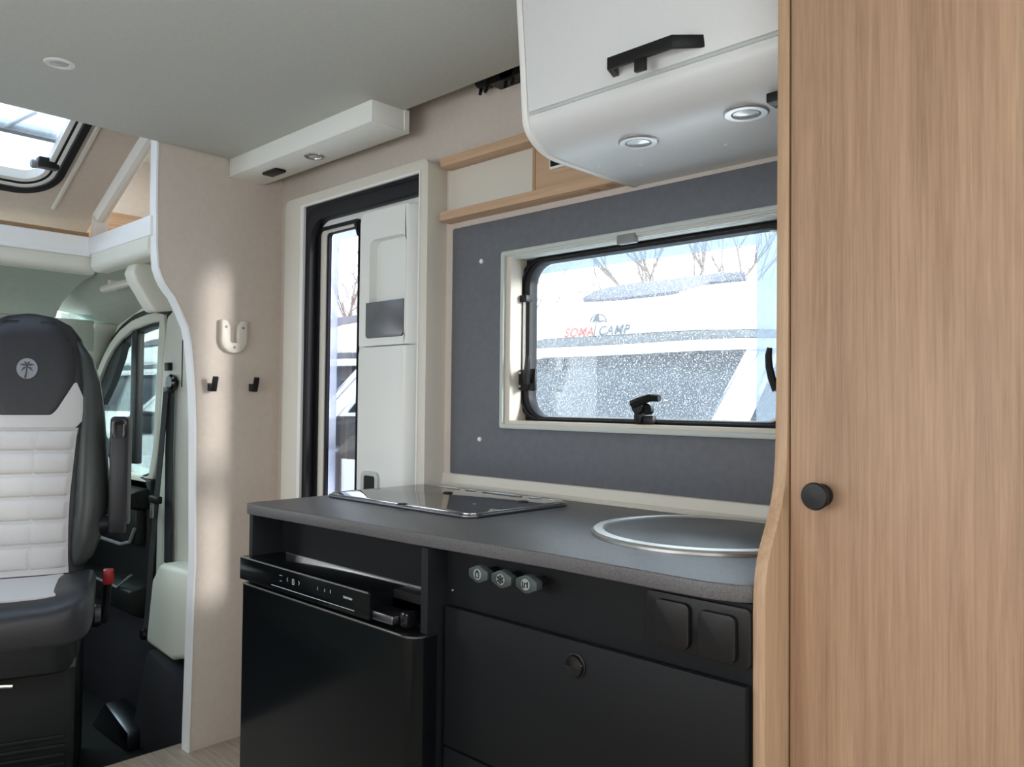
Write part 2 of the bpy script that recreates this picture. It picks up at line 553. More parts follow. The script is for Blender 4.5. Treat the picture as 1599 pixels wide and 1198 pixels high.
gl_o = [dX(494), dX(560)]
gtop = onY(540, 347, dy).z
gr = lambda a, b, zt, r: rrect(dX(a), dX(b), 0.55, zt, (0.01, 0.006, 0.010, r), 8)
hole = gr(494, 560, gtop, 0.02)
ob('door_leaf', ringg(slab_o, hole, 'y', dy, dy + 0.022), 'door_white', dr, bevel=0.004)
ob('door_gasket', ringg(rrect(fi[0] - 0.01, fi[1] + 0.01, 0.0, fti + 0.01, (0.01, 0.01, 0.02, 0.02), 8), rrect(onY(482.5, 500, 1.388).x, fi[1] - 0.001, 0.015, onY(560, 326, 1.388).z, (0.01, 0.01, 0.01, 0.07), 8), 'y', 1.386, dy + 0.01), 'rubber', dr, bevel=0.003)
ob('seal_lip', tubeg([(fi[0] + 0.012, 1.387, 0.05), (fi[0] + 0.012, 1.387, fti - 0.06), (fi[0] + 0.03, 1.387, fti - 0.016), (fi[0] + 0.07, 1.387, fti - 0.010), (fi[1] - 0.004, 1.387, fti - 0.010)], 0.004), 'rubber', dr)
win = ob('window_rubber', ringg(hole, gr(498.5, 559, gtop - 0.011, 0.016), 'y', dy - 0.006, dy + 0.03), 'rubber', dr)
ob('window_frame', ringg(gr(498, 559.5, gtop - 0.010, 0.016), gr(506.5, 558.8, gtop - 0.020, 0.012), 'y', dy + 0.000, dy + 0.012), 'cream_plastic', win, bevel=0.002)
ob('window_channel', ringg(gr(506, 559.5, gtop - 0.019, 0.012), gr(509.5, 558.5, gtop - 0.024, 0.012), 'y', dy + 0.004, dy + 0.014), 'rubber', win)
ob('pane', boxg(dX(507), dX(560), dy + 0.022, dy + 0.025, 0.555, gtop - 0.01), 'door_glass', win)
ob('pane_edge', ringg(rrect(dX(508), dX(562), 0.556, gtop - 0.012, 0.01), rrect(dX(519), dX(561.5), 0.57, gtop - 0.048, (0.02, 0.001, 0.001, 0.02)), 'y', dy + 0.015, dy + 0.0175), 'door_band', win)
ob('blind_corner', prismg([(gl_o[1] - 0.026, gtop - 0.008), (gl_o[1] - 0.004, gtop - 0.008), (gl_o[1] - 0.004, gtop - 0.055)], 'y', dy - 0.010, dy + 0.002), 'rubber', win, bevel=0.002)
# raised storage panel on the door
py_ = 1.390
xl = onY(560, 560, py_).x
xr0 = onY(630, 560, py_).x
xr1 = onY(653, 560, dy).x
ptop = onY(600, 326, py_).z
pspl = onY(600, 540, py_).z
pk = [onY(577, 420, py_).x, onY(634, 420, py_).x, onY(600, 371, py_).z, onY(600, 470, py_).z, onY(598, 527, py_).z]
up_bin = ob('upper_bin', ringg(rrect(xl, xr0, pspl + 0.002, ptop, (0.004, 0.001, 0.001, 0.03)), rrect(pk[0], pk[1], pk[4], pk[2], (0.012, 0.018, 0.025, 0.025)), 'y', py_, dy + 0.001), 'door_white', dr, angle=60)
ob('bin_side', prismg([(xr0 - 0.0005, py_), (xr0 + 0.006, py_ + 0.001), (xr0 + 0.012, py_ + 0.005), (xr1, dy), (xr0 - 0.0005, dy)], 'z', pspl + 0.002, ptop - 0.001), 'door_white', up_bin, angle=60)
ob('pocket_plate', prismg(rrect(pk[0] - 0.012, pk[1] - 0.006, pk[4], pk[3], (0.012, 0.018, 0.001, 0.001)), 'y', py_ - 0.003, py_ + 0.012), 'pocket_plate', up_bin, bevel=0.001)
ob('pocket_floor', boxg(pk[0], pk[1], py_ + 0.03, dy, pk[3] - 0.01, pk[3]), 'door_white', up_bin)
low = ob('lower_bin', prismg(rrect(xl + 0.004, xr0, 0.45, pspl - 0.003, (0.004, 0.001, 0.001, 0.02)), 'y', py_ - 0.004, dy + 0.001), 'door_white', dr, bevel=0.002, seg=2)
ob('bin_side', prismg([(xr0 - 0.0005, py_ - 0.004), (xr0 + 0.006, py_ - 0.003), (xr0 + 0.012, py_ + 0.001), (xr1, dy), (xr0 - 0.0005, dy)], 'z', 0.45, pspl - 0.003), 'door_white', low, angle=60)
hp = onY(579, 755, py_ - 0.004)
ob('handle_plate', ringg(rrect(hp.x - 0.040, hp.x + 0.040, hp.z - 0.08, hp.z + 0.035, 0.018), rrect(hp.x - 0.026, hp.x + 0.026, hp.z - 0.07, hp.z + 0.022, 0.008), 'y', py_ - 0.012, py_ + 0.0), 'rail_green', low, bevel=0.002)
ob('handle_recess', prismg(rrect(hp.x - 0.026, hp.x + 0.026, hp.z - 0.07, hp.z + 0.022, 0.008), 'y', py_ - 0.009, py_ + 0.005), 'black_plastic', low)
# black grab bar outside the door glass
ghz = onY(530, 760, dy + 0.13).z
GY = dy + 0.13
gx = lambda u, v: (onY(u, v, GY).x, onY(u, v, GY).z)
ob('grab_handle', prismg([(gx(523, 712)[0], ghz - 0.25), (gx(534, 712)[0], ghz - 0.25), gx(534, 716), (fi[1] - 0.1, gx(560, 716)[1]), (fi[1] - 0.1, gx(575, 655)[1]), gx(549, 682), gx(524, 708)], 'y', GY - 0.010, GY), 'black_plastic', dr, bevel=0.003)
ob('handle_mount', boxg(fi[1] - 0.16, fi[1] - 0.1, dy + 0.045, GY - 0.005, gx(560, 712)[1], gx(575, 665)[1]), 'black_plastic', dr)

# ================================================================ KITCHEN WINDOW
w1 = root('window_1', (-0.99, W, 1.06))
TX0, TX1, TZ0, TZ1 = -1.397, -0.565, 1.060, 1.508
ob('outer_trim', ringg(rrect(TX0, TX1, TZ0, TZ1, 0.008), rrect(TX0 + 0.012, TX1 - 0.012, TZ0 + 0.012, TZ1 - 0.010, 0.004), 'y', 1.430, 1.452), 'rail_green', w1, bevel=0.003)
ob('jamb', ringg(rrect(TX0 + 0.010, TX1 - 0.01, TZ0 + 0.010, TZ1 - 0.008, 0.004), rrect(TX0 + 0.028, TX1 - 0.03, TZ0 + 0.020, TZ1 - 0.016, 0.004), 'y', 1.440, 1.505), 'jamb_cream', w1)
ob('blind_rail', prismg([(1.434, TZ1 - 0.009), (1.434, TZ1 - 0.013), (1.441, TZ1 - 0.014), (1.441, TZ1 - 0.018), (1.450, TZ1 - 0.018), (1.450, TZ1 - 0.0190), (1.470, TZ1 - 0.0190), (1.470, TZ1 - 0.009)], 'x', TX0 + 0.014, TX1 - 0.014), 'rail_green', w1)
bt = onY(981, 374, 1.44)
ob('blind_tab', boxg(bt.x - 0.024, bt.x + 0.024, 1.428, 1.446, bt.z - 0.010, bt.z + 0.011), 'grey_clip', w1, bevel=0.003)
ob('sill_rail', prismg([(1.432, TZ0 + 0.006), (1.432, TZ0 + 0.011), (1.444, TZ0 + 0.0115), (1.444, TZ0 + 0.015), (1.460, TZ0 + 0.0155), (1.460, TZ0 + 0.018), (1.50, TZ0 + 0.018), (1.50, TZ0 + 0.006)], 'x', TX0 + 0.014, TX1 - 0.014), 'rail_green', w1)


def win_rr(x0, x1, z0, z1, r, Y):
    k = Y / W
    return rrect(x0 * k, x1 * k, 1.125 + (z0 - 1.125) * k, 1.125 + (z1 - 1.125) * k, r, 10)


ob('rubber_frame', ringg(win_rr(-1.352, -0.600, 1.079, 1.484, 0.075, 1.49), win_rr(-1.312, -0.640, 1.092, 1.468, 0.055, 1.49), 'y', 1.488, 1.52), 'rubber', w1, bevel=0.004)
ob('outer_flange', ringg(win_rr(-1.40, -0.55, 1.05, 1.51, 0.004, 1.50), win_rr(-1.314, -0.638, 1.091, 1.470, 0.055, 1.50), 'y', 1.4995, 1.504), 'rubber', w1)
ob('rubber_lip', ringg(win_rr(-1.337, -0.615, 1.085, 1.477, 0.066, 1.49), win_rr(-1.331, -0.621, 1.088, 1.474, 0.062, 1.49), 'y', 1.482, 1.49), 'rubber', w1, bevel=0.002)
ob('pane', prismg(win_rr(-1.315, -0.632, 1.088, 1.471, 0.055, 1.53), 'y', 1.528, 1.531), 'acrylic', w1)
ob('pane_edge', ringg(win_rr(-1.32, -0.63, 1.085, 1.475, 0.055, 1.54), win_rr(-1.318, -0.712, 1.087, 1.440, (0.05, 0.004, 0.004, 0.05), 1.54), 'y', 1.536, 1.5385), 'acrylic_band', w1)
ob('pane_rim', ringg(win_rr(-1.312, -0.638, 1.091, 1.470, 0.056, 1.52), win_rr(-1.306, -0.645, 1.094, 1.463, 0.052, 1.52), 'y', 1.505, 1.527), 'white_plastic', w1)


def latch(px_, kind):
    p = onY(px_[0], px_[1], 1.47)
    if kind == 'bottom':
        l_ = ob('latch', boxg(p.x - 0.022, p.x + 0.026, 1.470, 1.488, p.z - 0.038, p.z - 0.018), 'black_plastic', w1, bevel=0.004)
        ob('latch_pivot', latheg([(0.014, 0), (0.016, 0.006), (0.014, 0.02)], (p.x - 0.006, 1.455, p.z), 'y', 16), 'black_plastic', l_)
        ob('latch_arm', boxg(p.x - 0.020, p.x + 0.0, 1.462, 1.482, p.z - 0.035, p.z + 0.008), 'black_plastic', l_, bevel=0.004)
        ob('lever', tubeg([(p.x - 0.018, 1.458, p.z + 0.006), (p.x + 0.004, 1.454, p.z + 0.014), (p.x + 0.03, 1.452, p.z + 0.021), (p.x + 0.054, 1.452, p.z + 0.020)], [0.011, 0.010, 0.009, 0.0075]), 'black_plastic', l_)
        ob('pivot_bolt', latheg([(0.013, 0), (0.013, 0.012), (0.009, 0.016)], (p.x + 0.014, 1.462, p.z - 0.004), 'y', 16), 'black_gloss', l_)
    else:
        s = 1
        l_ = ob('latch', boxg(p.x - 0.026, p.x + 0.010, 1.472, 1.489, p.z - 0.028, p.z + 0.024), 'black_plastic', w1, bevel=0.004)
        ob('latch_plate', boxg(p.x + 0.008, p.x + 0.030, 1.474, 1.482, p.z - 0.030, p.z + 0.026), 'black_plastic', l_, bevel=0.003)
        ob('lever', tubeg([(p.x + 0.012, 1.462, p.z - 0.012), (p.x + 0.016, 1.458, p.z + 0.012), (p.x + 0.022, 1.456, p.z + 0.038), (p.x + 0.022, 1.456, p.z + 0.056)], [0.009, 0.009, 0.008, 0.0065]), 'black_plastic', l_)
        for dz in (-0.018, 0.016):
            ob('screw', latheg([(0.0035, 0.0), (0.0035, -0.002)], (p.x - 0.018, 1.471, p.z + dz), 'y', 10), 'steel', l_)


latch((1004, 636), 'bottom')
latch((820, 592), 'side')
rl = ob('latch', boxg(-0.655, -0.625, 1.472, 1.489, 1.13, 1.19), 'black_plastic', w1, bevel=0.004)
ob('lever', tubeg([tuple(onY(u, v, 1.458)) for u, v in ((1202, 543), (1200, 556), (1201, 572), (1205, 590), (1212, 610))], [0.0055, 0.007, 0.0075, 0.008, 0.008]), 'black_plastic', rl)
hp2 = onY(817, 466, 1.48)
ob('stay_bracket', boxg(hp2.x - 0.02, hp2.x + 0.016, 1.474, 1.50, hp2.z - 0.010, hp2.z + 0.008), 'black_plastic', w1, bevel=0.002)
for dx in (0.0, 0.011):
    ob('stay_rod', tubeg([(hp2.x + dx - 0.012, 1.487, hp2.z - 0.005), (hp2.x + dx - 0.012, 1.487, 1.185)], 0.0045), 'steel' if dx == 0 else 'white_plastic', w1)

# dark splashback around the window
sp = thing('splashback_panel', 'dark grey stone-effect splashback panel around the kitchen window', 'wall panel', (-1.0, W, 0.933))
ob('panel', ringg(rrect(-1.592, -0.461, 0.934, 1.596, 0.006), rrect(-1.390, -0.572, 1.067, 1.502, 0.004), 'y', 1.4435, 1.4499), 'splash', sp, bevel=0.001)
for u, v in ((751, 408), (748, 686)):
    p = onY(u, v, 1.44)
    ob('screw_cap', latheg([(0.0065, 0), (0.0065, -0.004), (0.005, -0.006)], (p.x, 1.445, p.z), 'y', 16), 'white_plastic', sp)
# pale upstand behind the worktop
struct(ob('trim_1', prismg([(1.4355, 0.899), (1.4355, 0.903), (1.444, 0.909), (1.446, 0.932), (1.4515, 0.932), (1.4515, 0.899)], 'x', -1.626, -0.461), 'cream_plastic'))

# ================================================================ WORKTOP, HOB, SINK
front_px = [(470, 801), (560, 816), (635, 829), (710, 841), (777, 852), (865, 866), (940, 879.3), (1000, 890), (1045, 898.3), (1105, 908.5), (1150, 913.6), (1176, 914.8)]
fr = [(onZ(u, v, 0.899).x, onZ(u, v, 0.899).y) for u, v in front_px]
fr[-1] = (-0.4605, fr[-1][1])
wt_poly = [(-1.626, 0.895), (-1.6235, 0.877), (-1.615, 0.867), (-1.597, 0.8625)] + fr + [(-0.4605, 1.436), (-1.626, 1.436)]
wt = tag(ob('worktop', prismg(wt_poly, 'z', 0.8765, 0.899), 'stone_top', bevel=0.0022, seg=3), 'dark grey stone-effect kitchen worktop with slightly curved front edge', 'worktop')

hb = thing('gas_hob', 'gas hob closed under a black glass lid in the dark worktop', 'hob', (-1.36, 1.21, 0.899))
HX0, HX1, HY0, HY1 = -1.612, -1.105, 1.058, 1.372
ob('rim', ringg(rrect(HX0, HX1, HY0, HY1, 0.035, 8), rrect(HX0 + 0.014, HX1 - 0.014, HY0 + 0.014, HY1 - 0.014, 0.024, 8), 'z', 0.8985, 0.9055), 'dark_steel', hb, bevel=0.002)
lid = ob('glass_lid', prismg(rrect(HX0 + 0.007, HX1 - 0.007, HY0 + 0.007, HY1 - 0.006, 0.030, 8), 'z', 0.9052, 0.9085), 'hob_glass', hb, bevel=0.0008)
for u, v in ((628, 788), (699, 770), (817, 784)):
    p = onZ(u, v, 0.9085)
    ob('lid_stud', latheg([(0.012, 0), (0.012, 0.0015), (0.008, 0.003)], (p.x, p.y, 0.9084), 'z', 20), 'black_plastic', lid)
for a, b in ((HX0 + 0.03, -1.47), (-1.45, -1.41), (-1.39, -1.255), (-1.235, -1.195), (-1.175, HX1 - 0.03)):
    ob('hinge_strip', boxg(a, b, HY1 - 0.006, HY1 - 0.0035, 0.9050, 0.9090), 'steel', hb, bevel=0.001)

sk = thing('round_sink', 'round steel-rimmed sink closed by a dark inset lid', 'sink', (-0.70, 1.235, 0.899))
SC = (-0.702, 1.236, 0.899)
ob('rim', latheg([(0.172, -0.0005), (0.197, -0.0005), (0.197, 0.004), (0.193, 0.0075), (0.178, 0.0085), (0.175, 0.0065), (0.172, -0.0005)], SC, 'z', 72, cap=False), 'steel', sk, weld=True)
ob('lid', latheg([(0.174, 0.0), (0.174, 0.0045), (0.173, 0.005)], SC, 'z', 64), 'stone_top', sk)

# ================================================================ KITCHEN UNIT
ku = thing('kitchen_unit', 'matt black kitchen base unit with flap door under the stone worktop', 'cabinet', (-1.03, 1.15, 0.0))
ob('side_panel', boxg(-1.612, -1.597, 0.872, 1.44, 0.0, 0.8762), 'cab_dark', ku, bevel=0.001)
ob('divider', boxg(-1.044, -1.026, 0.883, 1.44, 0.0, 0.8762), 'cab_dark', ku, bevel=0.001)
ob('niche_panel', boxg(-1.597, -1.044, 0.945, 0.955, 0.775, 0.8762), 'cab_dark', ku)
ob('fascia', boxg(-1.026, -0.461, 0.928, 0.946, 0.0, 0.8762), 'cab_dark', ku)
DX0 = onY(697, 1000, 0.918).x
dz1 = onY(697, 945, 0.918).z; dz0 = onY(695, 1161, 0.918).z
fl = ob('flap_door', boxg(DX0, -0.463, 0.914, 0.9285, dz0, dz1), 'cab_dark', ku, bevel=0.0012)
kp = onY(898, 1040, 0.912)
ob('knob', latheg([(0.0165, 0.0), (0.0165, -0.004), (0.015, -0.007), (0.0, -0.009)], (kp.x, 0.9142, kp.z), 'y', 28), 'black_gloss', fl)
ob('knob_collar', latheg([(0.0185, 0.0), (0.0185, -0.002), (0.0165, -0.003)], (kp.x, 0.9142, kp.z), 'y', 28), 'black_plastic', fl)
ob('lower_door', boxg(DX0, -0.463, 0.914, 0.9285, 0.06, dz0 - 0.004), 'cab_dark', ku, bevel=0.0012)
p = onY(706, 922, 0.927)
ob('screw', latheg([(0.0025, 0), (0.0018, -0.0015)], (p.x, 0.9282, p.z), 'y', 10), 'steel', ku)
# double socket plate with covers
cA, cB = onY(1054, 972, 0.926), onY(1124, 992, 0.926)
so = tag(ob('socket_plate', prismg(rrect(cA.x - 0.044, cB.x + 0.044, cA.z - 0.037, cA.z + 0.0375, 0.008), 'y', 0.922, 0.9281), 'black_plastic', bevel=0.001), 'black double socket plate with two square covers below the worktop', 'socket')
for c in (cA, cB):
    ob('cover', prismg(rrect(c.x - 0.026, c.x + 0.027, c.z - 0.030, c.z + 0.030, 0.009), 'y', 0.915, 0.9225), 'black_plastic', so, bevel=0.002)

# gas taps
icons = ('with a gas bottle icon', 'with a snowflake icon', 'with a heater pipe icon')
for k, (u, v) in enumerate(((746, 897), (782, 905), (821, 913))):
    yf = 0.885
    c = onY(u, v, yf)
    t = thing('gas_tap', 'dark green hexagonal gas tap %s under the worktop' % icons[k], 'gas tap', (c.x, 0.928, c.z - 0.014), 'gas taps under the worktop')
    hexa = [(c.x - 0.0215, c.z + 0.006), (c.x - 0.0215, c.z - 0.006), (c.x - 0.004, c.z - 0.0136), (c.x + 0.004, c.z - 0.0136), (c.x + 0.0215, c.z - 0.006), (c.x + 0.0215, c.z + 0.006), (c.x + 0.004, c.z + 0.0136), (c.x - 0.004, c.z + 0.0136)]
    ob('handle', prismg(hexa, 'y', yf, yf + 0.014), 'tap_green', t, bevel=0.0015)
    ob('spindle', latheg([(0.007, 0), (0.007, 0.032)], (c.x, yf + 0.012, c.z), 'y', 14), 'black_plastic', t)
    lb = ob('icon_disc', latheg([(0.0086, 0), (0.0086, -0.0012)], (c.x, yf, c.z), 'y', 24), 'tap_label', t)
    ic = []
    y0, y1 = yf - 0.0022, yf - 0.001
    if k == 0:
        ic.append(ringg(rrect(c.x - 0.0045, c.x + 0.0045, c.z - 0.006, c.z + 0.004, 0.002, 3), rrect(c.x - 0.003, c.x + 0.003, c.z - 0.0046, c.z + 0.0026, 0.0012, 3), 'y', y0, y1))
        ic.append(boxg(c.x - 0.0018, c.x + 0.0018, y0, y1, c.z + 0.004, c.z + 0.0066))
    elif k == 1:
        for a in range(3):
            an = PI / 2 + a * PI / 3
            dx, dz = math.cos(an), math.sin(an)
            q = [(c.x - dx * 0.0075 - dz * 0.0007, c.z - dz * 0.0075 + dx * 0.0007), (c.x - dx * 0.0075 + dz * 0.0007, c.z - dz * 0.0075 - dx * 0.0007), (c.x + dx * 0.0075 + dz * 0.0007, c.z + dz * 0.0075 - dx * 0.0007), (c.x + dx * 0.0075 - dz * 0.0007, c.z + dz * 0.0075 + dx * 0.0007)]
            ic.append(prismg(q, 'y', y0, y1))
            for s in (-1, 1):
                e = (c.x + s * dx * 0.005, c.z + s * dz * 0.005)
                ic.append(prismg([(e[0] - dz * 0.0028, e[1] + dx * 0.0028), (e[0] - dx * s * 0.0014, e[1] - dz * s * 0.0014), (e[0] + dz * 0.0028, e[1] - dx * 0.0028), (e[0] + dx * s * 0.0008, e[1] + dz * s * 0.0008)], 'y', y0, y1))
    else:
        ic += [boxg(c.x - 0.006, c.x - 0.0046, y0, y1, c.z - 0.004, c.z + 0.004), boxg(c.x - 0.006, c.x - 0.001, y0, y1, c.z - 0.0052, c.z - 0.0038), boxg(c.x - 0.0022, c.x - 0.001, y0, y1, c.z - 0.0052, c.z + 0.0024), boxg(c.x - 0.0022, c.x + 0.0048, y0, y1, c.z + 0.0014, c.z + 0.0026), boxg(c.x + 0.0036, c.x + 0.0052, y0, y1, c.z - 0.0044, c.z + 0.0044)]
    ob('icon', join(*ic), 'black_plastic', lb, smooth=False)

# ================================================================ FRIDGE
fg = thing('fridge', 'glossy black fridge with control panel set into the kitchen unit', 'fridge', (-1.31, 1.1, 0.02))
FY = 0.852
cx0, cx1 = onY(374.5, 890, FY).x, onY(577, 930, FY).x
cz1 = onY(374, 868, FY).z; cz0 = onY(376, 904, FY).z
ob('body', boxg(-1.595, -1.046, 0.905, 1.40, 0.03, 0.770), 'black_plastic', fg)
pn = ob('control_panel', prismg([(FY, cz0), (FY, cz1), (0.944, cz1 - 0.001), (0.944, cz0)], 'x', cx0, cx1), 'fridge_black', fg, bevel=0.0012)
ob('top_strip', boxg(cx0 + 0.003, cx1 - 0.004, FY - 0.001, FY + 0.0015, cz1 - 0.0022, cz1 + 0.0002), 'steel', pn)
ob('back_strip', boxg(-1.575, -1.046, 0.941, 0.9445, cz1 - 0.003, cz1 + 0.0015), 'steel', fg)
ob('panel_filler', boxg(cx1, -1.046, 0.905, 0.944, cz0, cz1 - 0.001), 'black_plastic', fg)
m0, m1 = onY(424, 913, FY), onY(553, 951, FY)
ob('display_line', boxg(m0.x, m1.x, FY - 0.0006, FY + 0.0002, m0.z - 0.0004, m0.z + 0.0006), 'print_light', pn)
ic = []
for u, v, k in ((439, 903, 0), (449, 905, 1), (458, 909, 2), (467, 911, 3), (496, 919, 4), (507, 922, 4), (516, 924, 5)):
    c = onY(u, v, FY)
    y0, y1 = FY - 0.0006, FY + 0.0002
    if k == 0:
        ic += [boxg(c.x - 0.006, c.x + 0.004, y0, y1, c.z + 0.005, c.z + 0.0058), boxg(c.x - 0.005, c.x + 0.003, y0, y1, c.z - 0.006, c.z - 0.0053)]
    elif k in (1, 3):
        s = 1 if k == 1 else -1
        ic += [prismg([(c.x - s * 0.002, c.z), (c.x + s * 0.001, c.z + 0.004), (c.x + s * 0.002, c.z + 0.004), (c.x - s * 0.001, c.z), (c.x + s * 0.002, c.z - 0.004), (c.x + s * 0.001, c.z - 0.004)], 'y', y0, y1)]
    elif k == 2:
        ic += [ringg(rrect(c.x - 0.0035, c.x + 0.0035, c.z - 0.0055, c.z + 0.0055, 0.001, 2), rrect(c.x - 0.0024, c.x + 0.0024, c.z - 0.0044, c.z + 0.0044, 0.0005, 2), 'y', y0, y1)]
    else:
        ic += [boxg(c.x - 0.0005, c.x + 0.0005, y0, y1, c.z - 0.003, c.z + 0.003)]
for g_ in ic:
    ob('display_icon', g_, 'print_light', pn, smooth=False)
tp = onY(543, 935, FY)
text('brand_print', 'THETFORD', 0.0055, basis((tp.x, FY - 0.0004, tp.z - 0.001), (1, 0, 0), (0, 0, 1), (0, -1, 0)), 'print_light', pn, bold=0.0)
dz1 = onY(376, 911, FY).z
dxr = onY(647, 1000, FY).x
dprof = [(-1.5995, FY + 0.05), (-1.5995, FY + 0.002), (-1.597, FY)] + [(dxr - 0.03 + 0.03 * math.sin(a), FY + 0.03 - 0.03 * math.cos(a)) for a in (0, 0.4, 0.8, 1.2, PI / 2)] + [(dxr, FY + 0.05)]
fd = ob('fridge_door', prismg(dprof, 'z', 0.04, dz1), 'fridge_black', fg)
ob('door_top_strip', prismg([(q[0], q[1] - 0.001) for q in dprof], 'z', dz1, dz1 + 0.0035), 'dark_steel', fd)
ob('door_edge_line', boxg(-1.597, dxr - 0.034, FY - 0.0018, FY + 0.0005, dz1 + 0.002, dz1 + 0.0042), 'steel', fd)
q0 = onY(581, 951, FY + 0.01); q1 = onY(617, 960, FY + 0.01)
ob('door_catch', boxg(q0.x, q1.x, FY + 0.004, FY + 0.05, q0.z - 0.016, q0.z), 'dark_steel', fg, bevel=0.003)
ob('catch_hinge', boxg(q1.x + 0.002, q1.x + 0.022, FY + 0.018, FY + 0.05, q0.z - 0.02, q0.z + 0.006), 'black_gloss', fg, bevel=0.004)

# ================================================================ WARDROBE
wd = thing('wardrobe', 'tall oak wardrobe with plain door and wavy side panel', 'wardrobe', (-0.05, 1.2, 0.0))
we = [(1214.5, 0), (1213, 300), (1212, 500), (1211, 640), (1209.5, 715), (1207, 755), (1203, 782), (1198, 805), (1192, 828), (1186, 850), (1181, 872), (1178, 893), (1176, 920), (1175, 960), (1175, 1198)]
wp = [(onX(u, v, -0.46).y, onX(u, v, -0.46).z) for u, v in we]
wp = [(wp[0][0], 2.115)] + wp + [(wp[-1][0], 0.0)]
ob('side_panel', prismg(wp + [(1.445, 0.0), (1.445, 2.115)], 'x', -0.460, -0.4435), 'oak_edge', wd, bevel=0.0015)
wdy = 0.990
dw = ob('wardrobe_door', boxg(-0.4405, 0.36, wdy, wdy + 0.018, 0.06, 2.11), 'oak', wd, bevel=0.0015)
ob('carcass', boxg(-0.4435, 0.40, wdy + 0.019, 1.445, 0.0, 2.115), 'oak', wd)
kp = onY(1281, 776, wdy - 0.02)
kc = (onY(1283, 776, wdy).x, wdy, kp.z)
ob('knob', latheg([(0.0145, 0.0), (0.0145, -0.006), (0.0125, -0.010), (0.0125, -0.014), (0.0165, -0.018), (0.0172, -0.022), (0.0155, -0.025), (0.0, -0.0262)], kc, 'y', 32), 'black_plastic', dw)

# ================================================================ OVERHEAD CABINET
oc = thing('overhead_cabinet', 'white overhead cabinet with rounded underside above the kitchen window', 'cabinet', (-0.73, 1.25, 1.598))
arcp = [(1.178 - 0.0985 * math.cos(a), 1.662 - 0.0635 * math.sin(a)) for a in [PI / 2 * k / 12 for k in range(13)]]
prof = [(1.046, 2.11), (1.061, 1.876), (1.072, 1.759)] + arcp + [(1.32, 1.599), (1.446, 1.603), (1.446, 2.11)]
arci = [(1.178 - 0.0925 * math.cos(a), 1.662 - 0.0595 * math.sin(a)) for a in [PI / 2 * k / 12 for k in range(13)]]
inset = [(1.054, 2.11), (1.069, 1.876), (1.080, 1.759)] + arci + [(1.32, 1.6025), (1.446, 1.606), (1.446, 2.11)]
ob('body', prismg(inset, 'x', -0.99, -0.461), 'cabinet_white', oc, angle=50)
ob('end_panel', prismg(prof, 'x', -1.003, -0.989), 'white_plastic', oc, bevel=0.002, angle=50)
dp = [(1.046, 2.108), (1.061, 1.876), (1.072, 1.759), (1.0805, 1.667)]
ob_d = ob('cabinet_door', prismg([(a - 0.0005, b) for a, b in dp] + [(a + 0.010, b) for a, b in dp[::-1]], 'x', -0.9865, -0.462), 'cabinet_white', oc, bevel=0.0015)
ob('door_gap', prismg([(1.0835, 1.667), (1.0835, 1.6615), (1.092, 1.6615), (1.092, 1.667)], 'x', -0.9865, -0.462), 'rail_green', oc)


def fy_door(z): return 1.072 + (z - 1.759) * (1.061 - 1.072) / (1.876 - 1.759)


hl = onY(946, 110, 1.05); hr = onY(1091, 60, 1.06); hm = onY(1048, 64, 1.045)
hz0, hz1 = hm.z - 0.010, hm.z + 0.010
yb = fy_door(hm.z)
hx = [hl.x - 0.006, hl.x + 0.008, hm.x, hr.x]
hpoly = [(hx[0], yb), (hx[1] - 0.002, yb - 0.034), (hx[2] + 0.001, yb - 0.034), (hx[3], yb), (hx[3] - 0.006, yb), (hx[2] - 0.003, yb - 0.026), (hx[1] + 0.006, yb - 0.026), (hx[0] + 0.012, yb)]
hd = ob('handle', prismg(hpoly, 'z', hz0, hz1), 'black_plastic', ob_d, bevel=0.001)
hxm = (hx[1] + hx[2]) / 2
ob('handle_release', boxg(hxm - 0.010, hxm + 0.011, yb - 0.033, yb - 0.024, hz0 - 0.019, hz0 + 0.002), 'black_plastic', ob_d, bevel=0.002)
for u, v in ((997, 223), (1165, 178)):
    p = onZ(u, v, 1.600)
    s_ = ob('spotlight', latheg([(0.036, 0.0), (0.0365, -0.0025), (0.034, -0.0045), (0.024, -0.0045), (0.022, -0.001), (0.0, -0.001)], (p.x, p.y, 1.6035), 'z', 40), 'spot_ring', oc)
    ob('lens', latheg([(0.022, -0.0005), (0.021, -0.003), (0.012, -0.0045), (0.0, -0.005)], (p.x, p.y, 1.602), 'z', 32), 'lamp_lens', s_)
for u, v in ((1134, 228), (1000, 260), (936, 262)):
    p = onZ(u, v, 1.600)
    ob('cover_cap', latheg([(0.0045, 0.0), (0.0045, -0.0015), (0.003, -0.0025)], (p.x, p.y, 1.6035), 'z', 14), 'white_plastic', oc)
p = onZ(1206, 163, 1.59)
ob('switch', boxg(p.x - 0.004, p.x + 0.05, p.y - 0.014, p.y + 0.02, 1.589, 1.604), 'black_plastic', oc, bevel=0.002)

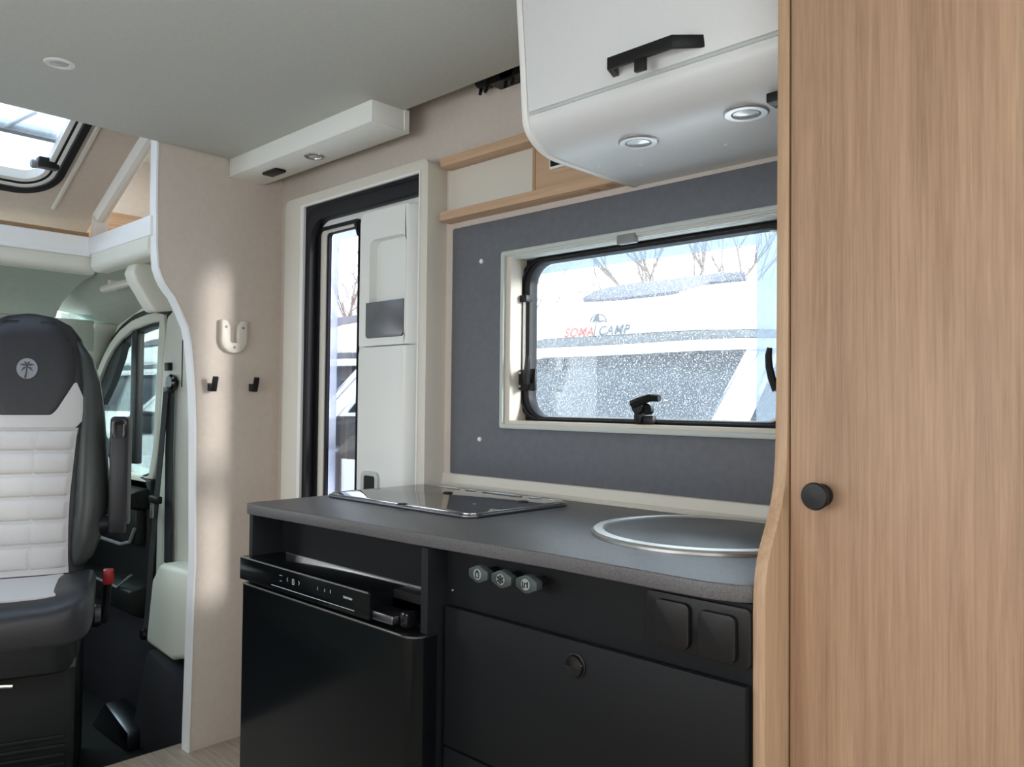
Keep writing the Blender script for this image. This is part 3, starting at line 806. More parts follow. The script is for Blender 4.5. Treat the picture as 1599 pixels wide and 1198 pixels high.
# ================================================================ WALL SHELF
ws = thing('wall_shelf', 'two pale oak shelf rails with a back board beside the overhead cabinet', 'shelf', (-1.3, 1.43, 1.61))
ob('upper_rail', prismg(rrect(-1.607, -1.004, 1.402, 1.4515, (0.012, 0.001, 0.001, 0.001)), 'z', 1.758, 1.782), 'oak_h', ws, bevel=0.0015)
ob('lower_rail', prismg(rrect(-1.610, -0.93, 1.404, 1.4515, (0.012, 0.001, 0.001, 0.001)), 'z', 1.6125, 1.6355), 'oak_h', ws, bevel=0.0015)
bb = onY(836, 270, 1.436).x
ob('back_board', boxg(bb, -1.004, 1.436, 1.4515, 1.6355, 1.758), 'oak_h', ws, bevel=0.001)
ob('board_edge', boxg(bb - 0.008, bb, 1.434, 1.4515, 1.6355, 1.758), 'oak_edge', ws)
struct(ob('wall_panel', boxg(-1.612, bb - 0.008, 1.446, 1.4515, 1.6355, 1.758), 'cream_plastic'))
p = onY(866, 256, 1.434)
sx_ = tag(ob('wall_socket', prismg(rrect(p.x - 0.014, p.x + 0.045, p.z - 0.012, p.z + 0.03, 0.004), 'y', 1.431, 1.4365), 'white_plastic', bevel=0.001), 'small white and black socket on the oak back board', 'socket')
ob('insert', boxg(p.x - 0.010, p.x + 0.041, 1.4295, 1.432, p.z - 0.006, p.z + 0.026), 'black_plastic', sx_)
for u, v in ((929, 297), (953, 290)):
    p = onZ(u, v, 1.6125)
    ob('grommet', latheg([(0.013, 0), (0.013, -0.001), (0.010, -0.0015)], (p.x, min(p.y, 1.436), 1.6128), 'z', 18), 'oak_shelf', ws)

# ================================================================ LIGHT BOX, CEILING SPOT, BED LATCHES
lb = thing('light_box', 'white ceiling box with spotlight and black switch above the entrance door', 'light', (-2.09, 1.31, 1.866))
ob('housing', boxg(-2.486, -1.703, 1.25, 1.372, 1.868, 1.9275), 'box_white', lb, bevel=0.002)
ob('base_board', prismg([(1.247, 1.8655), (1.247, 1.8705), (1.376, 1.8705), (1.376, 1.8655)], 'x', -2.488, -1.698), 'box_white', lb, bevel=0.0015)
ob('corner_post', boxg(-1.712, -1.699, 1.358, 1.3735, 1.87, 1.9275), 'box_white', lb)
p = onZ(491, 243, 1.866)
s_ = ob('spotlight', latheg([(0.031, 0.0), (0.0315, -0.003), (0.029, -0.005), (0.020, -0.005), (0.019, -0.002), (0.0, -0.002)], (p.x, p.y, 1.866), 'z', 36), 'chrome', lb)
ob('lens', latheg([(0.018, -0.001), (0.017, -0.004), (0.0, -0.006)], (p.x, p.y, 1.866), 'z', 24), 'lamp_lens', s_)
p = onZ(428, 269, 1.862)
ob('switch', boxg(p.x - 0.042, p.x + 0.042, p.y - 0.020, p.y + 0.020, 1.8565, 1.866), 'black_plastic', lb, bevel=0.004)
p = onZ(93, 100, 1.924)
cs = thing('ceiling_spotlight', 'small round spotlight recessed in the low grey ceiling', 'light', (p.x, p.y, 1.92))
ob('ring', latheg([(0.033, 0.002), (0.0335, -0.001), (0.031, -0.003), (0.022, -0.003), (0.020, 0.001), (0.0, 0.001)], (p.x, p.y, 1.9255), 'z', 36), 'white_plastic', cs)
ob('lens', latheg([(0.019, 0.0), (0.018, -0.003), (0.0, -0.005)], (p.x, p.y, 1.9265), 'z', 24), 'lamp_lens', cs)
for k, (u, v, s) in enumerate(((757, 134, 1.0), (797, 122, 1.15))):
    q = onY(u, v, 1.42)
    t = thing('bed_latch', ('black two-pronged bed latch hanging in the ceiling gap, the one nearer the light box', 'black two-pronged bed latch hanging in the ceiling gap, the one against the overhead cabinet')[k], 'latch', (q.x, 1.42, q.z - 0.02))
    ob('bracket', prismg([(q.x - 0.03 * s, q.z + 0.10), (q.x - 0.028 * s, q.z + 0.012), (q.x - 0.016 * s, q.z - 0.006), (q.x + 0.016 * s, q.z - 0.006), (q.x + 0.03 * s, q.z + 0.03), (q.x + 0.03 * s, q.z + 0.10)], 'y', 1.405, 1.435), 'black_plastic', t, bevel=0.003)
    for dx in (-0.011, 0.011):
        ob('prong', tubeg([(q.x + dx * s, 1.418, q.z), (q.x + dx * s, 1.416, q.z - 0.014), (q.x + dx * s * 0.8, 1.412, q.z - 0.022)], 0.0045), 'black_plastic', t)
p0 = onY(757, 140, 1.43); p1 = onY(815, 110, 1.43)
struct(ob('trim_2', boxg(-1.42, -1.0, 1.405, 1.4505, 1.935, 1.96), 'black_plastic'))

# ================================================================ HOLDER AND HOOKS ON THE PARTITION
hc = onX(362, 526, -2.49)
hw, hh = 0.046, 0.056
uo = [(hc.y - hw, hc.z + hh * 0.95), (hc.y - hw, hc.z - 0.012)] + [(hc.y - hw * math.cos(a), hc.z - 0.012 - (hh - 0.012) * math.sin(a)) for a in (0.35, 0.75, 1.15, PI / 2, PI - 1.15, PI - 0.75, PI - 0.35)] + [(hc.y + hw, hc.z - 0.012), (hc.y + hw, hc.z + hh * 0.95), (hc.y + hw * 0.65, hc.z + hh), (hc.y + 0.020, hc.z + hh * 0.8), (hc.y + 0.013, hc.z + 0.03), (hc.y + 0.013, hc.z - 0.016), (hc.y + 0.008, hc.z - 0.020), (hc.y - 0.008, hc.z - 0.020), (hc.y - 0.013, hc.z - 0.016), (hc.y - 0.013, hc.z + 0.03), (hc.y - 0.020, hc.z + hh * 0.8), (hc.y - hw * 0.65, hc.z + hh)]
un = thing('wall_bracket', 'cream U-shaped plastic bracket screwed to the beige partition', 'bracket', (-2.49, hc.y, hc.z - hh))
ob('bracket_body', prismg(uo, 'x', -2.4905, -2.470), 'cream_plastic', un, bevel=0.004, seg=3)
for dy_, dz_ in ((-0.030, 0.030), (0.030, 0.030), (0.0, -0.036)):
    ob('screw', latheg([(0.0045, 0.0), (0.0045, 0.0012)], (-2.4702, hc.y + dy_, hc.z + dz_), 'x', 14), 'grey_clip', un)
for k, (u, v) in enumerate(((334, 600), (398, 601))):
    q = onX(u, v, -2.47)
    tag(ob('coat_hook', prismg([(-2.4905, q.z + 0.004), (-2.4905, q.z - 0.022), (-2.462, q.z - 0.024), (-2.448, q.z + 0.022), (-2.455, q.z + 0.026), (-2.466, q.z - 0.008), (-2.476, q.z - 0.004)], 'y', q.y - 0.012, q.y + 0.006), 'black_plastic', bevel=0.0015), ('black angled coat hook below the cream U-shaped bracket, the one by the cab', 'black angled coat hook on the partition, the one by the entrance door frame')[k], 'hook', 'coat hooks on the partition')

# ================================================================ OVERCAB
LX = -3.045
ledge = struct(ob('trim_3', boxg(LX - 0.03, -2.508, 1.004, 1.03, 1.637, 1.700), 'trim_white', bevel=0.004))
ob('front_ledge', boxg(LX - 0.02, LX, -0.75, 1.022, 1.636, 1.704), 'trim_white', ledge, bevel=0.006)
ob('ledge_lip', boxg(LX - 0.006, LX + 0.006, -0.75, 1.012, 1.631, 1.645), 'trim_white', ledge, bevel=0.003)



def slope(x): return 1.81 + (x + 3.08) * 0.46


SKX0, SKX1, SKY0, SKY1 = -3.045, -2.30, -0.35, 0.885
# sloped overcab ceiling with roof-window hole (built in slope coordinates)
def slope_ring(o_, i_, up0, up1):
    n = len(o_); v = []
    for up_ in (up0, up1):
        for p in o_ + i_:
            v.append((p[0], p[1], slope(p[0]) + up_))
    f = []
    for i in range(n):
        j = (i + 1) % n
        f += [(i, j, n + j, n + i), (2 * n + i, 2 * n + j, 3 * n + j, 3 * n + i), (i, j, 2 * n + j, 2 * n + i), (n + i, n + j, 3 * n + j, 3 * n + i)]
    return v, f


sk_hole = rrect(SKX0, SKX1, SKY0, SKY1, 0.12, 10)
oc_ceiling = struct(ob('ceiling_overcab', slope_ring(rrect(-3.32, -2.20, -0.78, 1.05, 0.001, 10), sk_hole, 0.0, 0.03), 'wall_fabric', smooth=False))
w2 = root('window_2', (-2.7, 0.27, 1.80))
for nm, grow, wd_, m_, u0, u1 in (('rubber_frame', 0.0, 0.020, 'rubber', -0.010, 0.02), ('inner_rim', -0.019, 0.007, 'dark_steel', -0.008, 0.02), ('white_rim', -0.025, 0.012, 'white_plastic', -0.006, 0.02), ('gasket', -0.036, 0.008, 'rubber', -0.003, 0.03), ('pane_rim', -0.043, 0.016, 'white_plastic', 0.0, 0.03)):
    a = rrect(SKX0 - grow, SKX1 + grow, SKY0 - grow, SKY1 + grow, 0.12 + grow, 10)
    g2 = grow - wd_
    b = rrect(SKX0 - g2, SKX1 + g2, SKY0 - g2, SKY1 + g2, max(0.01, 0.12 + g2), 10)
    ob(nm, slope_ring(a, b, u0, u1), m_, w2)
ob('pane', [(lambda r_: ([(x, y, slope(x) + 0.032) for x, y in r_] + [(x, y, slope(x) + 0.036) for x, y in r_], [tuple(range(len(r_))), tuple(range(len(r_), 2 * len(r_)))] + [(i, (i + 1) % len(r_), len(r_) + (i + 1) % len(r_), len(r_) + i) for i in range(len(r_))]))(rrect(SKX0 + 0.02, SKX1, SKY0, SKY1 - 0.02, 0.10))][0], 'roof_acrylic', w2)
for yy in (0.2, 0.55):
    ob('stay_arm', tubeg([(-2.98, yy, slope(-2.98) + 0.02), (-2.75, yy + 0.2, slope(-2.75) + 0.05)], 0.006), 'white_plastic', w2)
ob('cross_bar', tubeg([(-2.84, -0.3, slope(-2.84) + 0.055), (-2.84, 0.83, slope(-2.84) + 0.055)], 0.022), 'white_plastic', w2)
q = Vector((-2.90, 0.845, slope(-2.90)))
lt = ob('latch', boxg(q.x - 0.02, q.x + 0.02, q.y - 0.05, q.y + 0.012, q.z - 0.012, q.z + 0.022), 'black_plastic', w2, bevel=0.005)
ob('latch_knob', latheg([(0.012, 0), (0.015, 0.006), (0.012, 0.02)], (q.x, q.y - 0.068, q.z - 0.004), 'y', 16), 'grey_clip', lt)
struct(ob('trim_4', tubeg([(-2.45, 0.905, slope(-2.45) - 0.004), (-3.10, 0.905, slope(-3.10) - 0.004)], 0.008, 6), 'cream_plastic'))
struct(ob('trim_5', gridg(20, 4, lambda s, t: (lambda x, z: (x, 1.035 + 0.055 * t, z - 0.028 * math.sin(PI * t) ** 0.6))(*((-2.40 - 0.70 * s / 0.8, slope(-2.40 - 0.70 * s / 0.8) - 0.002) if s < 0.8 else (-3.10 - 0.02 * (s - 0.8) * 5, slope(-3.10) - 0.002 - 0.13 * ((s - 0.8) * 5)))), thick=(0, 0, 0.03)), 'white_plastic'))
struct(ob('wall_overcab_front', boxg(-3.135, -3.12, -0.75, 1.03, 1.637, 1.732), 'oak_shelf'))
struct(ob('wall_overcab_side', boxg(-3.4, -2.508, 1.36, 1.40, 1.60, 2.14), 'wall_fabric'))
struct(ob('wall_overcab_end', boxg(-3.42, -3.40, 1.03, 1.40, 1.60, 2.14), 'wall_fabric'))
wz_ = onX(195, 335, -3.395).z
struct(ob('wall_overcab_board', boxg(-3.40, -3.39, 1.03, 1.36, 1.60, wz_), 'oak_shelf'))
struct(ob('shelf_overcab', boxg(-3.40, -2.508, 1.03, 1.36, 1.630, 1.650), 'oak_shelf'))
struct(ob('roof_overcab_side', boxg(-3.4, -2.2, 1.05, 1.485, 2.12, 2.15), 'ceiling_panel'))
struct(ob('roof_overcab_top', boxg(-2.52, -2.2, -0.785, 1.1, 2.10, 2.16), 'ceiling_panel'))

# ================================================================ CAB SHELL
CY = 1.30
# headliner: roll below the ledge, then back up and forward to the windscreen header
hprof = [(-3.062, 1.638), (-3.066, 1.610), (-3.075, 1.595), (-3.095, 1.582), (-3.14, 1.575), (-3.22, 1.570), (-3.34, 1.545), (-3.46, 1.505), (-3.52, 1.470), (-3.535, 1.452), (-3.58, 1.452)]
hl_ = struct(ob('ceiling_cab', gridg(len(hprof) - 1, 10, lambda s, t: (lambda q: (q[0], -0.75 + 1.80 * t, q[1]))(hprof[round(s * (len(hprof) - 1))]), thick=(0, 0, 0.02)), 'headliner'))
sprof = [(1.020, 1.636), (1.022, 1.615), (1.030, 1.598), (1.055, 1.583), (1.10, 1.578), (1.17, 1.568), (1.23, 1.540), (1.265, 1.525), (1.285, 1.512), (1.30, 1.505)]
ob('side_headliner', gridg(len(sprof) - 1, 10, lambda s, t: (lambda q: (-3.66 + (3.66 - 2.51) * t, q[0], q[1] - (0.0 if t > 0.35 else (0.35 - t) * 0.25)))(sprof[round(s * (len(sprof) - 1))]), thick=(0, 0, 0.02)), 'headliner', hl_)
ob('headliner_roll', prismg([(1.008, 1.640)] + [(1.030 - 0.024 * math.cos(a), 1.600 - 0.024 * math.sin(a)) for a in [PI / 2 * k / 6 for k in range(7)]] + [(1.062, 1.577), (1.062, 1.640)], 'x', -3.02, -2.53), 'pillar_beige', hl_, angle=60)
ob('front_roll', prismg([(-3.047, 1.640)] + [(-3.069 + 0.024 * math.cos(a), 1.598 - 0.024 * math.sin(a)) for a in [PI / 2 * k / 6 for k in range(7)]] + [(-3.11, 1.575), (-3.11, 1.640)], 'y', -0.75, 1.03), 'pillar_beige', hl_, angle=60)
# grab handle
g0, g1 = onY(162, 452, 1.12), onY(216, 438, 1.12)
gh = thing('grab_handle', 'cream grab handle on the cab headliner above the passenger door', 'handle', ((g0.x + g1.x) / 2, 1.2, g0.z))
ob('bar', tubeg([(g0.x, 1.12, g0.z), (g0.x * 0.5 + g1.x * 0.5, 1.115, g0.z * 0.5 + g1.z * 0.5), (g1.x, 1.12, g1.z)], 0.015, 8), 'cream_plastic', gh)
for s in (0.15, 0.85):
    x_ = g0.x + (g1.x - g0.x) * s; z_ = g0.z + (g1.z - g0.z) * s
    ob('mount', boxg(x_ - 0.012, x_ + 0.012, 1.12, 1.15, z_ - 0.008, z_ + 0.055), 'cream_plastic', gh, bevel=0.003)

ap = [(257, 503), (238, 506), (215, 515), (197, 529), (183, 547), (172, 568), (160, 597), (150, 625)]
op_in = [(onY(u, v, CY).x, onY(u, v, CY).z) for u, v in ap] + [(-3.82, 0.98), (-3.62, 0.87), (onY(200, 757, CY).x, onY(200, 757, CY).z), (onY(240, 742, CY).x, onY(240, 742, CY).z), (onY(247, 700, CY).x, onY(247, 700, CY).z), (onY(252, 600, CY).x, onY(252, 600, CY).z)]
cxm, czm = -3.40, 1.12


def expand(pts, dx, dz):
    """offset outward along vertex normals"""
    n = len(pts); out = []
    area = sum(pts[i][0] * pts[(i + 1) % n][1] - pts[(i + 1) % n][0] * pts[i][1] for i in range(n))
    sg = 1 if area > 0 else -1
    for i in range(n):
        a = Vector(pts[i - 1]); b = Vector(pts[i]); c = Vector(pts[(i + 1) % n])
        n1 = Vector(((b - a).y, -(b - a).x)).normalized() * sg
        n2 = Vector(((c - b).y, -(c - b).x)).normalized() * sg
        nn = (n1 + n2).normalized()
        out.append((b.x + nn.x * dx, b.y + nn.y * dz))
    return out


OI = resample(op_in, 60)
OUT1 = expand(OI, 0.050, 0.038)
OUT2 = expand(OI, 0.085, 0.066)
INN = expand(OI, -0.018, -0.014)
cabw = root('window_3', (-3.4, CY, 0.8))
ob('frame_arch', ringg(OUT1, OI, 'y', CY - 0.022, CY + 0.02), 'cab_beige', cabw, bevel=0.006, seg=3)
ob('door_seal', ringg(OUT2, expand(OI, 0.045, 0.034), 'y', CY - 0.008, CY + 0.02), 'rubber', cabw, bevel=0.004)
ob('glass_rubber', ringg(expand(OI, 0.004, 0.004), INN, 'y', CY - 0.004, CY + 0.03), 'rubber', cabw)
# quarter-light bars
b0, b1 = onY(196, 600, CY).x, onY(217, 600, CY).x
ob('division_bar', boxg(b1 - 0.055, b1, CY - 0.012, CY + 0.02, 0.86, 1.405), 'rubber', cabw, bevel=0.006)
ob('division_channel', boxg(b1 - 0.075, b1 - 0.06, CY - 0.006, CY + 0.02, 0.86, 1.39), 'grey_clip', cabw, bevel=0.004)
ob('quarter_bar', prismg([(onY(u, v, CY).x, onY(u, v, CY).z) for u, v in ((197, 529), (190, 560), (176, 600), (161, 632), (150, 632), (172, 566), (184, 545))], 'y', CY - 0.008, CY + 0.02), 'rubber', cabw)
ob('pane', prismg(expand(OI, 0.01, 0.01), 'y', CY + 0.022, CY + 0.026), 'cab_glass', cabw)
# wall skin round the window: body side of the cab
big = [(-4.25, -0.12), (-2.60, -0.12), (-2.60, 1.66), (-4.25, 1.66)]
Nn = 60
cw_v = []; skin_out = []
ctr = Vector((-3.40, 1.05))
for p in OUT1:
    d = Vector(p) - ctr
    k = 1e9
    for ax, lo_, hi_ in ((0, -4.3, -2.505), (1, -0.12, 1.66)):
        if d[ax] > 1e-6: k = min(k, (hi_ - ctr[ax]) / d[ax])
        elif d[ax] < -1e-6: k = min(k, (lo_ - ctr[ax]) / d[ax])
    skin_out.append((ctr.x + d.x * k, ctr.y + d.y * k))
struct(ob('wall_cab', ringg(skin_out, expand(OI, 0.03, 0.025), 'y', CY + 0.001, CY + 0.04), 'pillar_beige', smooth=False))
# B-pillar cover and moulded pieces
pil = struct(ob('trim_6', prismg([(-3.075, 0.30), (-3.075, 0.95), (-3.045, 1.30), (-3.02, 1.44), (-2.94, 1.475), (-2.515, 1.475), (-2.515, 0.30)], 'y', 1.278, CY + 0.005), 'pillar_beige', bevel=0.012, seg=3))
ob('belt_slot', boxg(-2.877, -2.872, 1.276, 1.28, 1.17, 1.345), 'rubber', pil)
cap_px = [(207, 424), (212, 440), (222, 455), (229, 468), (241, 487), (300, 482), (300, 405), (232, 402), (212, 412)]
ob('pillar_cap', prismg([(onX(u, v, -2.72).y, onX(u, v, -2.72).z) for u, v in cap_px], 'x', -2.80, -2.72), 'pillar_beige', pil, bevel=0.012, seg=3)
ob('pillar_foot', prismg([(onY(226, 1004, 1.19).x, onY(226, 1004, 1.19).z), (onY(236, 905, 1.19).x, onY(236, 905, 1.19).z), (onY(247, 880, 1.19).x, onY(247, 880, 1.19).z), (-2.515, onY(250, 876, 1.19).z), (-2.515, onY(300, 1022, 1.19).z), (onY(266, 1033, 1.19).x, onY(266, 1033, 1.19).z)], 'y', 1.19, 1.30), 'pillar_beige', pil, bevel=0.02, seg=3)
# dark lower side
dk = struct(ob('wall_cab_lower', boxg(-4.2, -2.515, 1.245, 1.30, -0.12, 0.30), 'carpet', bevel=0.01))
ob('step_side', prismg([(-3.0, -0.12), (-2.86, 0.24), (-2.515, 0.18), (-2.515, -0.12)], 'y', 1.165, 1.25), 'carpet', dk, bevel=0.01)
ob('sill_kick', prismg([(-3.25, -0.12), (-3.12, 0.0), (-2.9, -0.05), (-2.9, -0.12)], 'y', 1.12, 1.2), 'dark_steel', dk, bevel=0.01)
card = root('door_2', (-3.5, 1.28, 0.2))
ob('door_card', boxg(-4.1, -3.10, 1.262, 1.30, 0.08, 0.815), 'door_card', card, bevel=0.012)
ob('sill_strip', prismg([(-3.9, 0.80), (-3.9, 0.86), (-3.62, 0.845), (-3.14, 0.808), (-3.12, 0.775), (-3.12, 0.77)], 'y', 1.262, 1.302), 'cab_beige', card, bevel=0.004)
ob('arm_support', prismg([(1.27, 0.70), (1.20, 0.71), (1.185, 0.735), (1.19, 0.76), (1.23, 0.775), (1.27, 0.78)], 'x', -3.95, -3.11), 'door_card', card, bevel=0.008, seg=3)
ob('pull_cup', boxg(-3.22, -3.13, 1.225, 1.27, 0.56, 0.70), 'door_card', card, bevel=0.012)
ob('bin_rail', tubeg([(-3.75, 1.215, 0.555), (-3.25, 1.215, 0.555), (-3.16, 1.215, 0.575), (-3.13, 1.22, 0.63)], 0.007), 'grey_clip', card)
ob('door_bin', prismg([(1.27, 0.28), (1.20, 0.31), (1.185, 0.40), (1.27, 0.42)], 'x', -3.8, -3.08), 'door_card', card, bevel=0.01)
ob('bin_edge', tubeg([(-3.8, 1.187, 0.40), (-3.2, 1.187, 0.40), (-3.1, 1.2, 0.46)], 0.005), 'grey_clip', card)
# front: windscreen header, blind, A-pillar, dashboard
struct(ob('wall_cab_left', wallg('y', -0.785, -0.75, [-4.4, -2.50], [-0.12, 2.15], [(-3.90, -2.90, 0.80, 1.45)]), 'headliner', smooth=False))
struct(ob('trim_7', prismg([(-3.56, 1.44), (-3.60, 1.45), (-3.90, 1.16), (-4.10, 0.92), (-4.04, 0.92), (-3.84, 1.16)], 'y', 1.21, 1.30), 'cab_beige', bevel=0.01))
w4 = root('window_4', (-3.9, 0.3, 0.95))
ob('windscreen', [(-3.62, -0.76, 1.47), (-3.62, 1.24, 1.47), (-4.25, 1.24, 0.92), (-4.25, -0.76, 0.92)] and gridg(1, 1, lambda s, t: (-3.60 - 0.66 * s, -0.76 + 2.02 * t, 1.475 - 0.56 * s), thick=(0.003, 0, 0.003)), 'cab_glass', w4)
ob('sun_blind', gridg(16, 1, lambda s, t: (-3.57 - 0.09 * s + (0.006 if int(s * 16) % 2 else 0), -0.70 + 1.72 * t, 1.455 - 0.125 * s), thick=(-0.004, 0, 0)), 'headliner', w4)
ob('sun_visor', boxg(-3.60, -3.585, 0.90, 1.215, 1.325, 1.455), 'headliner', w4, bevel=0.006)
db = tag(ob('dashboard', prismg([(-4.25, 0.2), (-4.25, 0.895), (-4.1, 0.905), (-3.80, 0.89), (-3.70, 0.82), (-3.74, 0.60), (-3.85, 0.45), (-3.85, 0.2)], 'y', -0.74, 1.24), 'door_card', bevel=0.03, seg=3), 'dark plastic dashboard behind the cab seat', 'dashboard')
struct(ob('wall_cab_front', boxg(-4.32, -4.262, -0.78, 1.34, -0.2, 0.93), 'door_card'))

# ================================================================ SEAT BELT
bt_ = thing('seat_belt', 'black seat belt hanging on the cream cab pillar', 'seat belt', (-2.93, 1.26, 0.3))


def strap(pts, half, m, name, parent):
    v, f = [], []
    for p in pts:
        for s in (-1, 1):
            for d in (-0.0012, 0.0012):
                v.append((p[0] + s * half, p[1] + d, p[2]))
    for i in range(len(pts) - 1):
        a = i * 4; b = a + 4
        f += [(a, a + 2, b + 2, b), (a + 1, a + 3, b + 3, b + 1), (a, a + 1, b + 1, b), (a + 2, a + 3, b + 3, b + 2)]
    return ob(name, (v, f), m, parent)


def bp(u, v, y): q = onY(u, v, y); return (q.x, q.y, q.z)


strap([bp(267, 600, 1.262), bp(264, 700, 1.262), bp(263, 800, 1.262), bp(262, 880, 1.262)], 0.030, 'belt', 'inner_strap', bt_)
strap([bp(260, 605, 1.255), bp(252, 700, 1.25), bp(244, 785, 1.245), bp(236, 880, 1.235), bp(230, 960, 1.22), bp(227, 990, 1.21)], 0.022, 'belt', 'outer_strap', bt_)
c = onY(265, 598, 1.25)
ob('belt_guide', latheg([(0.026, 0), (0.033, 0.008), (0.03, 0.022), (0.02, 0.028)], (c.x, 1.245, c.z), 'y', 18), 'black_gloss', bt_)
ob('guide_bar', boxg(c.x - 0.035, c.x + 0.02, 1.24, 1.262, c.z - 0.035, c.z - 0.015), 'black_plastic', bt_, bevel=0.004)
c2 = onY(264, 573, 1.27)
ob('height_slider', boxg(c2.x - 0.026, c2.x + 0.012, 1.262, 1.279, c2.z - 0.014, c2.z + 0.016), 'black_plastic', bt_, bevel=0.003)
c3 = onY(243, 780, 1.235)
ob('tongue_grip', boxg(c3.x - 0.035, c3.x + 0.045, 1.222, 1.242, c3.z - 0.014, c3.z + 0.014), 'black_plastic', bt_, bevel=0.005)
ob('tongue', ringg(rrect(c3.x - 0.026, c3.x + 0.0, c3.z - 0.07, c3.z - 0.01, 0.006), rrect(c3.x - 0.019, c3.x - 0.007, c3.z - 0.045, c3.z - 0.02, 0.003), 'y', 1.225, 1.229), 'steel', bt_)
c4 = onY(227, 990, 1.21)
ob('floor_anchor', latheg([(0.018, 0), (0.022, 0.01), (0.018, 0.03)], (c4[0], 1.195, c4[2]), 'y', 16), 'black_plastic', bt_)

# ================================================================ CAB SEAT (local frame: x forward, y to its side, then swivelled)
seat = thing('cab_seat', 'swivelled cab seat with dark headrest, pale quilted fabric and palm emblem', 'seat', (0, 0, 0))
ZB = [0.50, 0.56, 0.66, 0.80, 0.95, 1.08, 1.18, 1.26, 1.33, 1.375, 1.402, 1.412]
WB = [0.185, 0.205, 0.222, 0.232, 0.232, 0.222, 0.210, 0.196, 0.172, 0.135, 0.080, 0.02]
DB = [0.050, 0.055, 0.058, 0.060, 0.060, 0.058, 0.056, 0.054, 0.050, 0.044, 0.034, 0.016]


def lerp_tab(xs, ys, x):
    if x <= xs[0]: return ys[0]
    for i in range(len(xs) - 1):
        if x <= xs[i + 1]:
            t = (x - xs[i]) / (xs[i + 1] - xs[i]); return ys[i] + (ys[i + 1] - ys[i]) * t
    return ys[-1]


def back_x(z): return -0.02 - (z - 0.5) * 0.13


def front(y, z, o=0.0):
    w_ = lerp_tab(ZB, WB, z); d = lerp_tab(ZB, DB, z)
    q = min(0.999, abs(y) / w_)
    return back_x(z) + d * (1 - q ** 3.2) ** (1 / 3.2) + o


NS = 36
bv, bf = [], []
for z, w_, d in zip(ZB, WB, DB):
    for k in range(NS):
        a = 2 * PI * k / NS
        cs_, sn = math.cos(a), math.sin(a)
        bv.append((back_x(z) + d * math.copysign(abs(cs_) ** 0.62, cs_), w_ * math.copysign(abs(sn) ** 0.62, sn), z))
for i in range(len(ZB) - 1):
    for k in range(NS):
        j = (k + 1) % NS
        bf.append((i * NS + k, i * NS + j, (i + 1) * NS + j, (i + 1) * NS + k))
bf += [tuple(range(NS)), tuple((len(ZB) - 1) * NS + k for k in range(NS))]
ob('backrest', (bv, bf), 'seat_leather', seat, angle=80)


# quilted fabric panels on the backrest
def qhalf(z):
    return lerp_tab([0.52, 0.60, 0.70, 0.80, 0.90, 1.0, 1.08, 1.16, 1.20], [0.158, 0.152, 0.150, 0.152, 0.160, 0.168, 0.186, 0.168, 0.150], z)


zs = [0.565, 0.645, 0.722, 0.798, 0.872, 0.948, 1.022]
for i in range(6):
    z0, z1 = zs[i] + 0.004, zs[i + 1] - 0.004

    def fn(s, t, z0=z0, z1=z1):
        z = z0 + (z1 - z0) * t
        y = -qhalf(z) + 2 * qhalf(z) * s
        pf = 0.004 + 0.010 * (max(0, math.sin(PI * t)) ** 0.45)
        edge_ = min(s, 1 - s)
        if edge_ < 0.03: pf *= 0.5
        for cpos in (0.25, 0.6):
            if abs(s - cpos) < 0.012: pf -= 0.004
        return (front(y, z, pf), y, z)
    ob('quilt_panel', gridg(40, 8, fn, thick=(-0.012, 0, 0)), 'seat_fabric', seat, angle=60)
ob('seam_band', gridg(20, 16, lambda s, t: (lambda z: (front(-qhalf(z) + 2 * qhalf(z) * s, z, 0.003), -qhalf(z) + 2 * qhalf(z) * s, z))(0.55 + 0.475 * t), thick=(-0.008, 0, 0)), 'seat_fabric', seat)


# top yoke of pale fabric framing the dark headrest
def yoke_top(a):
    a = abs(a)
    return lerp_tab([0.0, 0.082, 0.10, 0.160, 0.206], [1.068, 1.068, 1.085, 1.185, 1.085], a)


def yoke_bot(a): return lerp_tab([0.0, 0.165, 0.206], [1.026, 1.026, 1.072], abs(a))


ob('fabric_yoke', gridg(48, 6, lambda s, t: (lambda y: (lambda z: (front(y, z, 0.010), y, z))(yoke_bot(y) + (yoke_top(y) - yoke_bot(y)) * t))(-0.206 + 0.412 * s), thick=(-0.010, 0, 0)), 'seat_fabric', seat, angle=60)
# raised headrest face with emblem
hd_ = ob('headrest_face', gridg(28, 18, lambda s, t: (lambda z: (lambda y: (front(y, z, 0.012 - 0.012 * (abs(2 * s - 1) ** 8) * 0.4 - 0.008 * max(0, (t - 0.85) / 0.15)), y, z))((2 * s - 1) * lerp_tab([1.07, 1.09, 1.185, 1.30, 1.375, 1.40], [0.085, 0.10, 0.155, 0.145, 0.10, 0.06], z)))(1.070 + 0.315 * t), thick=(-0.012, 0, 0)), 'seat_leather', seat, angle=60)
ez = 1.222
ob('emblem_disc', latheg([(0.034, -0.006), (0.034, 0.0025)], (front(0, ez, 0.0150), 0.0, ez), 'x', 32), 'emblem', hd_)
ex = front(0, ez, 0.0190)
pl = []
for an, ln in ((20, 0.026), (65, 0.022), (115, 0.022), (160, 0.026), (215, 0.024), (-35, 0.024)):
    a = math.radians(an); dx, dz = math.cos(a), math.sin(a)
    o_ = (0.0, ez + 0.006)
    mid = (o_[0] + dx * ln * 0.5, o_[1] + dz * ln * 0.5 + 0.003); tip = (o_[0] + dx * ln, o_[1] + dz * ln - 0.002)
    pl.append(prismg([o_, (mid[0] - dz * 0.0035, mid[1] + dx * 0.0035), tip, (mid[0] + dz * 0.003, mid[1] - dx * 0.003)], 'x', ex - 0.001, ex))
